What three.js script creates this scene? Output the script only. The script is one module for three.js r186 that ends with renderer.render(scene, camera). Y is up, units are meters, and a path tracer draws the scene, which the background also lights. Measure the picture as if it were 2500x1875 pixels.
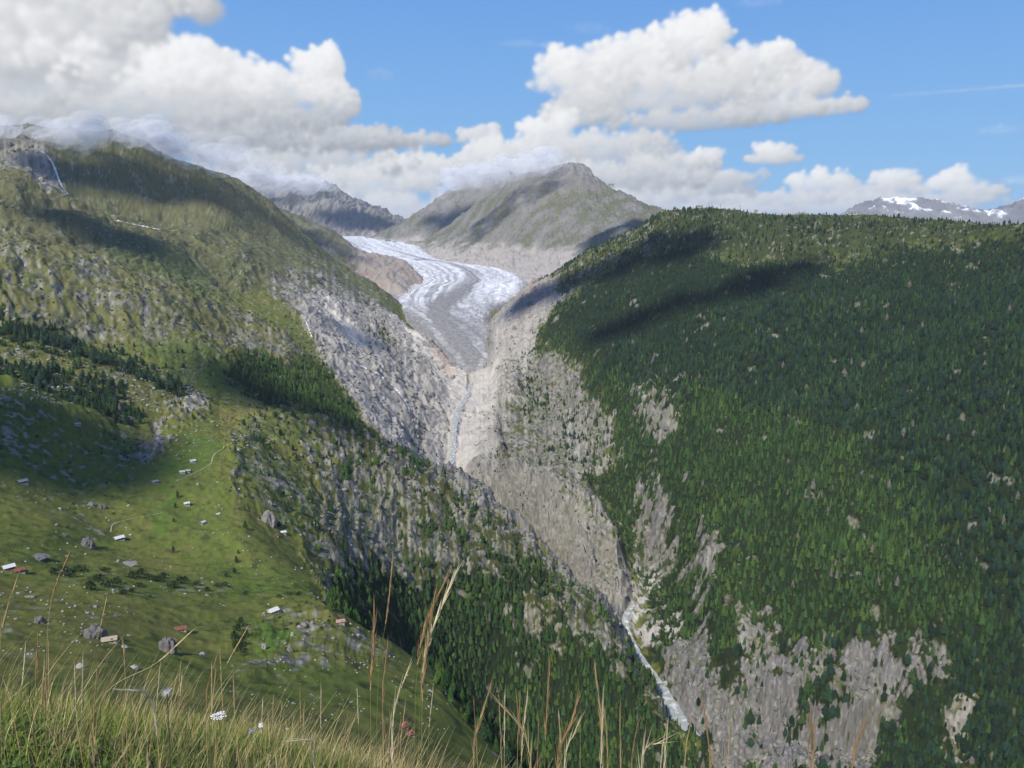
import * as THREE from 'three';
import { mergeGeometries, mergeVertices } from 'three/addons/utils/BufferGeometryUtils.js';

// ---------------------------------------------------------------- camera, sky, sun, exposure
const PITCH = 11.24 * Math.PI / 180, FOCAL = 1924;               // focal length for a picture 2500 wide
const scene = new THREE.Scene();
const camera = new THREE.PerspectiveCamera(51.96, 4 / 3, 0.1, 80000);
camera.rotation.x = -PITCH;
const renderer = new THREE.WebGLRenderer();
renderer.toneMapping = THREE.LinearToneMapping;
renderer.toneMappingExposure = 1.12;
renderer.shadowMap.enabled = true;
const SUN = new THREE.Vector3(-0.30, 0.72, 0.62).normalize();     // towards the sun: left, a little behind the viewer
const sun = new THREE.DirectionalLight(new THREE.Color(1.0, 0.95, 0.86), 5.0);
sun.name = 'sun';
sun.position.copy(SUN).multiplyScalar(9000); sun.castShadow = true; sun.shadow.radius = 5;
Object.assign(sun.shadow.camera, { left: -9000, right: 9000, top: 9000, bottom: -9000, near: 10, far: 24000 });
sun.shadow.mapSize.set(4096, 4096);
scene.add(sun, sun.target);
scene.fog = new THREE.FogExp2(new THREE.Color(0.74, 0.86, 1.0), 2.0e-5);

// ---------------------------------------------------------------- noise, random numbers, small maths
let seedState = 12345;
const rnd = () => { seedState = (seedState + 0x6d2b79f5) | 0; let t = Math.imul(seedState ^ (seedState >>> 15), 1 | seedState); t = (t + Math.imul(t ^ (t >>> 7), 61 | t)) ^ t; return ((t ^ (t >>> 14)) >>> 0) / 4294967296; };
const rr = (a, b) => a + (b - a) * rnd();
const perm = new Uint8Array(512), gx = new Float32Array(256), gy = new Float32Array(256);
{ const p = [...Array(256).keys()]; for (let i = 255; i > 0; i--) { const j = Math.floor(rnd() * (i + 1)); [p[i], p[j]] = [p[j], p[i]]; } for (let i = 0; i < 512; i++) perm[i] = p[i & 255]; for (let i = 0; i < 256; i++) { gx[i] = Math.cos(i * 2.399963); gy[i] = Math.sin(i * 2.399963); } }
function noise(x, y) {                                           // gradient noise, about -1..1
  const ix = Math.floor(x), iy = Math.floor(y), fx = x - ix, fy = y - iy, X = ix & 255, Y = iy & 255;
  const u = fx * fx * fx * (fx * (fx * 6 - 15) + 10), v = fy * fy * fy * (fy * (fy * 6 - 15) + 10);
  const a = perm[perm[X] + Y], b = perm[perm[X + 1] + Y], c = perm[perm[X] + Y + 1], d = perm[perm[X + 1] + Y + 1];
  const n0 = gx[a] * fx + gy[a] * fy, n1 = gx[b] * (fx - 1) + gy[b] * fy, n2 = gx[c] * fx + gy[c] * (fy - 1), n3 = gx[d] * (fx - 1) + gy[d] * (fy - 1);
  return 1.55 * ((n0 + u * (n1 - n0)) * (1 - v) + (n2 + u * (n3 - n2)) * v);
}
function fbm(x, y, n, gain = 0.5) { let s = 0, a = 1, t = 0; for (let i = 0; i < n; i++) { s += a * noise(x, y); t += a; a *= gain; const q = x * 1.62 - y * 1.21; y = x * 1.21 + y * 1.62 + 7.3; x = q + 3.1; } return s / t; }
function ridge(x, y, n, gain = 0.5) { let s = 0, a = 1, t = 0; for (let i = 0; i < n; i++) { s += a * (1 - 2 * Math.abs(noise(x, y))); t += a; a *= gain; const q = x * 1.62 - y * 1.21; y = x * 1.21 + y * 1.62 + 5.7; x = q + 1.9; } return s / t; }
const clamp = (x, a = 0, b = 1) => Math.min(b, Math.max(a, x));
const smooth = (a, b, x) => { const t = clamp((x - a) / (b - a)); return t * t * (3 - 2 * t); };
const mix = (a, b, t) => a + (b - a) * t;
const mix3 = (a, b, t) => [a[0] + (b[0] - a[0]) * t, a[1] + (b[1] - a[1]) * t, a[2] + (b[2] - a[2]) * t];

// A place is surveyed as (x, y) on the photograph plus its horizontal distance from the viewer.
const cosP = Math.cos(PITCH), sinP = Math.sin(PITCH);
function bearing(px, py) {                                       // -> [azimuth, slope of the line of sight]
  const x = (px - 1250) / FOCAL, y = -(py - 937.5) / FOCAL;
  const dy = y * cosP - sinP, dz = -(y * sinP + cosP), flat = Math.hypot(x, dz);
  return [Math.atan2(x, -dz), dy / flat];
}
const place = (px, py, r) => { const [az, s] = bearing(px, py); return new THREE.Vector3(r * Math.sin(az), r * s, -r * Math.cos(az)); };

function pchip(x, y) {                                           // slopes of a monotone cubic through (x, y)
  const n = x.length, m = new Float64Array(n), d = new Float64Array(n - 1);
  for (let i = 0; i < n - 1; i++) d[i] = (y[i + 1] - y[i]) / (x[i + 1] - x[i]);
  m[0] = d[0]; m[n - 1] = d[n - 2];
  for (let i = 1; i < n - 1; i++) {
    if (d[i - 1] * d[i] <= 0) { m[i] = 0; continue; }
    const h0 = x[i] - x[i - 1], h1 = x[i + 1] - x[i], w1 = 2 * h1 + h0, w2 = h1 + 2 * h0;
    m[i] = (w1 + w2) / (w1 / d[i - 1] + w2 / d[i]);
  }
  return m;
}
function hermite(x, y, m, i, t) { const h = x[i + 1] - x[i], u = (t - x[i]) / h, u2 = u * u, u3 = u2 * u; return y[i] * (2 * u3 - 3 * u2 + 1) + m[i] * h * (u3 - 2 * u2 + u) + y[i + 1] * (3 * u2 - 2 * u3) + m[i + 1] * h * (u3 - u2); }
function curve(x, y) { const m = pchip(x, y), n = x.length; return (t) => { if (t <= x[0]) return y[0]; if (t >= x[n - 1]) return y[n - 1]; let i = 0; while (t > x[i + 1]) i++; return hermite(x, y, m, i, t); }; }

// ---------------------------------------------------------------- the sky: air and clouds
function makeSky() {
  const W = 4096, H = 2048, half = H / 2, A = new Float32Array(W * half), B = new Float32Array(W * half), T = new Float32Array(W * half), data = new Float32Array(W * H * 4), DEG = W / 360;
  const col = (az) => (((az - 90) / 360 + 0.5) * W + W) % W;                         // azimuth 0 looks along -z
  const puffs = [];
  // A cloud is a heap of round billows on round billows. Sizes and places in degrees; tone: how much cloud stands behind it; thin: veils.
  function billow(az, el, rx, ry, tone, fine, thin = 1) {
    const back = rr(0, 0.2);
    puffs.push({ az, el, rx: rx * 0.86, ry: ry * 0.82, nx: 0, ny: 0, tone, z: back, thin, soft: 0.6 });
    for (let i = 0; i < fine; i++) {
      const a = rr(-0.35, Math.PI + 0.35), f = Math.sqrt(rr(0.15, 1)), x = Math.cos(a) * f, y = Math.max(-0.32, Math.sin(a) * f) + rr(-0.22, 0.05), s = ry * rr(0.26, 0.48), px = az + x * rx * 0.82, py = el + y * ry * 0.80;
      puffs.push({ az: px, el: py, rx: s * rr(1.0, 1.35), ry: s, nx: x, ny: y, tone, z: 0.4 + rr(0, 0.5) - y * 0.4, thin, soft: 0.95 });
      for (let k = 0; k < (fine > 9 ? 4 : 0); k++) { const b = rr(0, Math.PI * 1.15), q = s * rr(0.28, 0.52); puffs.push({ az: px + Math.cos(b) * s * 0.95, el: py + Math.sin(b) * s * 0.85, rx: q * 1.1, ry: q, nx: 0.7 * x + 0.5 * Math.cos(b), ny: 0.7 * y + 0.5 * Math.sin(b), tone, z: 0.7 + rr(0, 0.6) - y * 0.4, thin, soft: 0.95 }); }
    }
  }
  const seen = (px, py, rx, ry, tone, thin) => { const [az, s] = bearing(px, py); billow(az * 180 / Math.PI, Math.atan(s) * 180 / Math.PI, rx * 0.0298, ry * 0.0298, tone, thin ? 3 : Math.round(clamp(10 + rx / 9, 10, 40)), thin); };
  seedState = 777;
  // the bank over the mountains on the left
  for (const b of [[-250, 60, 420, 170, 0.3], [60, 20, 330, 110, 0.2], [250, -40, 260, 110, 0.2], [40, 160, 270, 110, 0.6], [330, 185, 250, 100, 0.9], [520, 215, 200, 80, 0.8], [690, 225, 140, 62, 0.7], [770, 175, 62, 55, 0.9], [812, 140, 26, 36, 1], [818, 240, 50, 66, 0.4], [300, 285, 520, 66, -0.5], [650, 292, 230, 52, -0.6], [-100, 300, 300, 74, -0.8], [420, 345, 420, 56, -1.1], [700, 350, 300, 50, -0.9], [850, 345, 200, 42, -0.6], [1010, 345, 140, 26, -0.4], [760, 405, 300, 48, -0.4], [640, 440, 260, 38, 0.3], [900, 455, 220, 52, 0.3], [1020, 420, 150, 50, 0.4], [960, 520, 200, 55, 0.2]]) seen(...b);
  // the big cumulus right of the middle and its company
  for (const b of [[1620, 225, 300, 80, 0.2], [1430, 190, 130, 80, 0.7], [1560, 155, 120, 70, 0.7], [1680, 115, 105, 76, 0.85], [1745, 78, 42, 44, 1], [1830, 175, 120, 70, 0.5], [1905, 135, 48, 42, 1], [1950, 212, 100, 60, 0.4], [2030, 262, 90, 30, 0.0], [1420, 285, 130, 40, -0.2], [1690, 298, 260, 36, -0.5], [1890, 272, 160, 36, -0.1], [1345, 325, 82, 62, 0.9], [1260, 385, 140, 55, 0.4], [1180, 402, 80, 52, 0.5], [1480, 370, 190, 52, -0.1], [1640, 402, 130, 40, 0.0], [1720, 392, 50, 34, 0.6], [1540, 450, 200, 36, -0.8], [1700, 468, 170, 30, -0.7], [1890, 372, 54, 32, 0.8], [1890, 390, 84, 20, 0.1], [2000, 448, 88, 34, 0.8], [2130, 470, 130, 26, 0.1], [2190, 442, 66, 27, 0.7], [2330, 448, 66, 36, 0.9], [2390, 470, 70, 24, 0.2], [2050, 512, 320, 22, 0.2], [1750, 515, 240, 26, 0.2], [1500, 505, 190, 36, 0.1], [1400, 430, 200, 42, 0.1], [1600, 440, 190, 40, -0.3], [1760, 438, 130, 28, 0.0], [1350, 470, 150, 36, 0.2], [1560, 490, 250, 36, 0.1], [1860, 488, 220, 26, 0.2], [2110, 490, 240, 22, 0.2], [2310, 492, 150, 20, 0.2], [1180, 330, 60, 30, 0.3]]) seen(...b);
  for (const b of [[1270, 108, 70, 12, 0.3, 0.18], [1345, 112, 40, 12, 0.5, 0.35], [490, 15, 34, 26, 0.5, 0.6], [2440, 318, 55, 12, 0.2, 0.22], [1440, 70, 60, 20, 0.2, 0.12], [1850, 5, 70, 18, 0.2, 0.15], [930, 185, 50, 24, 0.2, 0.1], [2490, 440, 50, 14, -0.4, 0.4]]) seen(...b);
  for (let i = 0; i < 12; i++) seen(2170 + i * 33, 236 - i * 2.6, 34, 5, 0.4, 0.10 + 0.012 * i);    // a thin streak
  // the same kind of sky all round
  for (let i = 0; i < 95; i++) { const az = rr(46, 314), el = 2 + 34 * Math.pow(rnd(), 1.6), rx = rr(5, 13), ry = rx * rr(0.26, 0.4); billow(az, el - ry * 0.3, rx, ry * 0.55, -0.4, 9); for (let k = 0; k < 4; k++) billow(az + rr(-1, 1) * rx * 0.6, el + rr(-0.2, 0.6) * ry, rx * rr(0.25, 0.5), ry * rr(0.4, 0.75), rr(0.2, 0.9), 9); }
  for (let i = 0; i < 16; i++) { const az = rr(0, 360), el = rr(34, 80), r = rr(4, 9); for (let k = 0; k < 4; k++) billow(az + rr(-1, 1) * r, el + rr(-0.5, 0.5) * r, r * rr(0.4, 0.8), r * rr(0.3, 0.5), rr(-0.2, 0.6), 6); }
  puffs.sort((p, q) => p.z - q.z);
  for (const p of puffs) {
    const c = Math.cos(clamp(p.el, 0, 84) * Math.PI / 180), X = Math.ceil(p.rx * DEG / c), Y = Math.ceil(p.ry * DEG), cx = Math.floor(col(p.az)), cy = p.el * DEG;
    for (let j = Math.max(0, Math.floor(cy - Y)); j <= Math.min(half - 1, cy + Y); j++) for (let i = -X; i <= X; i++) {
      const dx = i * c / (p.rx * DEG), dy = (j - cy) / (p.ry * DEG), d = dx * dx + dy * dy; if (d >= 1) continue;
      const nz = Math.sqrt(1 - d), l = Math.hypot(p.nx * 0.8 + dx * 0.75, p.ny * 0.8 + dy * 0.75, nz), nl = (SUN.x * (p.nx * 0.8 + dx * 0.75) + SUN.y * (p.ny * 0.8 + dy * 0.75) + SUN.z * nz) / l;
      const a = smooth(0, p.soft, 1 - Math.sqrt(d)) * 0.78 * p.thin, at = j * W + ((cx + i + W) % W), b = 0.38 + 0.67 * clamp(0.24 + 0.56 * nl + 0.30 * p.tone);
      if (p.thin < 1) { T[at] = 1 - (1 - T[at]) * (1 - a * 0.8); continue; }
      B[at] = B[at] * A[at] * (1 - a) + b * a; A[at] = A[at] + (1 - A[at]) * a; B[at] /= Math.max(1e-4, A[at]);
    }
  }
  for (let pass = 0; pass < 2; pass++) for (const F of [A, B]) for (let j = 1; j < Math.min(half - 1, 560); j++) { let last = F[j * W]; for (let i = 1; i < W - 1; i++) { const at = j * W + i, v = F[at]; F[at] = 0.36 * v + 0.16 * (last + F[at + 1] + F[at - W] + F[at + W]); last = v; } }
  const air = (el) => { const t = Math.pow(clamp(el / 30), 0.75); return [mix(0.34, 0.055, t), mix(0.66, 0.225, t), mix(0.98, 0.78, t)]; };
  for (let j = 0; j < half; j++) {
    const el = (j + 0.5) / half * 90, [r0, g0, b0] = air(el), c = Math.max(0.25, Math.cos(el * Math.PI / 180));
    for (let i = 0; i < W; i++) {
      const at = j * W + i, o = ((half + j) * W + i) * 4; let a = A[at], b = B[at];
      if (a > 0.004) { const u = (i + 0.5) / W * 360 * c, n = fbm(u * 0.8, el * 0.8, 6, 0.60), m = 1 - (1 - a) * (1 - a); a = mix(smooth(0.06, 1.0, a + 0.85 * n * (1 - 0.75 * a)), m, 0.25) * smooth(0, 0.25, a); b *= 1 + 0.05 * n; }
      if (T[at] > 0.003) { const t = T[at] * clamp(0.8 + 0.9 * fbm((i + 0.5) / W * 500, el * 2.4, 4)); b = mix(0.95, b, a / Math.max(1e-4, a + t)); a = 1 - (1 - a) * (1 - t); }
      const cold = 1 - smooth(0.5, 0.9, b);
      data[o] = mix(r0, b * mix(0.99, 0.91, cold), a); data[o + 1] = mix(g0, b * mix(0.995, 0.955, cold), a); data[o + 2] = mix(b0, b * mix(1.0, 1.02, cold), a); data[o + 3] = 1;
    }
  }
  for (let j = 0; j < half; j++) for (let i = 0; i < W; i++) { const o = (j * W + i) * 4; data[o] = 0.22; data[o + 1] = 0.25; data[o + 2] = 0.27; data[o + 3] = 1; }
  const t = new THREE.DataTexture(data, W, H, THREE.RGBAFormat, THREE.FloatType);
  t.mapping = THREE.EquirectangularReflectionMapping; t.magFilter = THREE.LinearFilter; t.needsUpdate = true;
  return t;
}
const skyTexture = makeSky();
scene.background = skyTexture; scene.environment = skyTexture;
scene.backgroundIntensity = 0.82; scene.environmentIntensity = 0.82;
console.log('sky done');

// ---------------------------------------------------------------- helpers for things
const taken = new Map();
const numbered = (name) => { const n = taken.get(name) ?? 0; taken.set(name, n + 1); return n ? name + '_' + String(n).padStart(3, '0') : name; };
function tag(o, label, category, group, kind) { Object.assign(o.userData, { label, category }); if (group) o.userData.group = group; if (kind) o.userData.kind = kind; return o; }
function add(o, parent = scene) { o.traverse((c) => { if (c.isMesh) { c.castShadow = true; c.receiveShadow = true; } }); parent.add(o); return o; }
function mesh(name, geometry, material, parent) { const m = new THREE.Mesh(geometry, material); m.name = parent && parent !== scene ? name : numbered(name); return add(m, parent ?? scene); }
function structure(name, geometry, material, label, category) { return tag(mesh(name, geometry, material), label, category, null, 'structure'); }
const mat = (r, g, b, roughness = 0.9, more = {}) => new THREE.MeshPhysicalMaterial({ color: new THREE.Color().setRGB(r, g, b), roughness, metalness: 0, specularIntensity: roughness > 0.84 ? 0.1 : 0.6, ...more });
const painted = new THREE.MeshPhysicalMaterial({ color: 0xffffff, vertexColors: true, roughness: 1, metalness: 0, specularIntensity: 0.05 });
painted.name = 'ground colours';

// ---------------------------------------------------------------- land: surveyed lines across the view, joined into a surface, then roughened
class Land {
  constructor(lines, relief) {
    this.relief = relief; this.zones = [];
    this.lines = lines.map((pts) => { const a = pts.map(([x, y, r]) => { const [az, s] = bearing(x, y); return [az, r, r * s]; }).sort((p, q) => p[0] - q[0]); const az = a.map((p) => p[0]); return [curve(az, a.map((p) => p[1])), curve(az, a.map((p) => p[2]))]; });
  }
  profile(az) {
    const R = [], Hh = []; let last = 0;
    for (const [fr, fh] of this.lines) { const r = Math.max(fr(az), last + 6); R.push(r); Hh.push(fh(az)); last = r; }
    return { az, R, H: Hh, M: pchip(R, Hh) };
  }
  base(p, r) { const { R, H, M } = p, n = R.length; if (r <= R[0]) return H[0]; if (r >= R[n - 1]) return H[n - 1]; let i = 0; while (r > R[i + 1]) i++; return hermite(R, H, M, i, r); }
  zone(name, value, pts, from = 0) {                             // a patch of ground, its corners surveyed on this land
    const c = pts.map(([x, y]) => { const [az, s] = bearing(x, y); return [az, Math.log(this.sight(az, s, from))]; });
    let a0 = 9, a1 = -9, r0 = 99, r1 = -9; for (const [a, r] of c) { a0 = Math.min(a0, a); a1 = Math.max(a1, a); r0 = Math.min(r0, r); r1 = Math.max(r1, r); }
    this.zones.push({ name, value, c, a0, a1, r0, r1 });
  }
  sight(az, slope, from = 0) {                                   // how far a line of sight reaches before it meets the land
    const p = this.profile(az), end = p.R[p.R.length - 1]; let r = Math.max(from, p.R[0]), last = r;
    while (r < end) { if (this.base(p, r) / r >= slope) return r; last = r; r *= 1.004; }
    let best = last, top = -9; for (r = Math.max(from, p.R[0]); r < end; r *= 1.004) { const e = this.base(p, r) / r; if (e > top) { top = e; best = r; } }
    return best;                                                 // it passes over: the crest
  }
  ground(az, r, x, z) {                                          // what grows or lies at a place
    const l = Math.min(1, 1400 / r), n1 = noise(x * 0.011 + 5, z * 0.011), n2 = noise(x * 0.045, z * 0.045 + 9), n3 = noise(x * 0.16 + 3, z * 0.16);
    const wa = az + 0.012 * l * n1, wr = Math.log(r) + 0.022 * noise(x * 0.011 - 31, z * 0.011 + 4), rag = (0.016 * n2 + 0.009 * n3) * l, g = { ...this.plain };
    for (const q of this.zones) {
      if (wa < q.a0 - 0.02 || wa > q.a1 + 0.02 || wr < q.r0 - 0.06 || wr > q.r1 + 0.06) continue;
      let inside = false, d2 = 1; const c = q.c;
      for (let i = 0, j = c.length - 1; i < c.length; j = i++) {
        if ((c[i][1] > wr) !== (c[j][1] > wr) && wa < (c[j][0] - c[i][0]) * (wr - c[i][1]) / (c[j][1] - c[i][1]) + c[i][0]) inside = !inside;
        const ex = c[j][0] - c[i][0], ey = (c[j][1] - c[i][1]) * 0.35, fx = wa - c[i][0], fy = (wr - c[i][1]) * 0.35, t = clamp((ex * fx + ey * fy) / (ex * ex + ey * ey + 1e-12)), e = (fx - t * ex) ** 2 + (fy - t * ey) ** 2;
        if (e < d2) d2 = e;
      }
      const w = smooth(-0.009, 0.009, (inside ? 1 : -1) * Math.sqrt(d2) + rag);
      if (w > 0.99) Object.assign(g, q.value); else if (w > 0.01) for (const k in q.value) g[k] = k === 'kind' ? (w > 0.5 ? q.value[k] : g[k]) : mix(g[k], q.value[k], w);
    }
    return g;
  }
  height(p, r, g) { const x = r * Math.sin(p.az), z = -r * Math.cos(p.az); g = g ?? this.ground(p.az, r, x, z); const rb = r + this.bulge(x, z, p.az, r, g, p), b = this.base(p, rb), steep = Math.abs(this.base(p, rb + 6) - this.base(p, rb - 6)) / 12; return b + this.relief(x, z, p.az, r, g, b) / (1 + 1.6 * Math.max(0, steep - 0.6)); }
  bulge() { return 0; }
  at(az, r) { const p = this.profile(az); return new THREE.Vector3(r * Math.sin(az), this.height(p, r), -r * Math.cos(az)); }
  steep(p, r) { return Math.abs(this.base(p, r + 6) - this.base(p, r - 6)) / 12; }
  hit(px, py, from = 40) {                                       // the finished land seen at a point of the photograph
    const [az, s] = bearing(px, py), p = this.profile(az), end = p.R[p.R.length - 1];
    for (let r = from; r < end; r *= 1.0012) if (this.height(p, r) / r >= s) return new THREE.Vector3(r * Math.sin(az), this.height(p, r), -r * Math.cos(az));
    return null;
  }
  build(azimuths, rows, paint) {
    const nc = azimuths.length, nb = this.lines.length - 1, nr = rows.reduce((a, b) => a + b, 0) + 1, P = new Float32Array(nc * nr * 3), C = new Float32Array(nc * nr * 3), G = [], idx = new Uint32Array((nc - 1) * (nr - 1) * 6);
    for (let c = 0; c < nc; c++) {
      const p = this.profile(azimuths[c]), sn = Math.sin(p.az), cs = Math.cos(p.az);
      let row = 0;
      for (let b = 0; b < nb; b++) for (let k = 0; k < rows[b] + (b === nb - 1 ? 1 : 0); k++, row++) {
        const r = mix(p.R[b], p.R[b + 1], k / rows[b]), x = r * sn, z = -r * cs, g = this.ground(p.az, r, x, z), o = (row * nc + c) * 3;
        G[row * nc + c] = g; P[o] = x; P[o + 1] = this.height(p, r, g); P[o + 2] = z;
      }
    }
    let t = 0;
    for (let j = 0; j < nr - 1; j++) for (let i = 0; i < nc - 1; i++) { const a = j * nc + i, b = a + 1, d = a + nc, e = d + 1; idx[t++] = a; idx[t++] = b; idx[t++] = e; idx[t++] = a; idx[t++] = e; idx[t++] = d; }
    const geo = new THREE.BufferGeometry();
    geo.setAttribute('position', new THREE.BufferAttribute(P, 3)); geo.setIndex(new THREE.BufferAttribute(idx, 1)); geo.computeVertexNormals();
    const Nn = geo.attributes.normal.array;
    for (let i = 0; i < nc * nr; i++) { const c = paint(P[i * 3], P[i * 3 + 1], P[i * 3 + 2], Nn[i * 3 + 1], G[i]); C[i * 3] = c[0]; C[i * 3 + 1] = c[1]; C[i * 3 + 2] = c[2]; }
    geo.setAttribute('color', new THREE.BufferAttribute(C, 3));
    return geo;
  }
}
const span = (a0, a1, n) => Array.from({ length: n }, (_, i) => (a0 + (a1 - a0) * i / (n - 1)) * Math.PI / 180);

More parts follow.
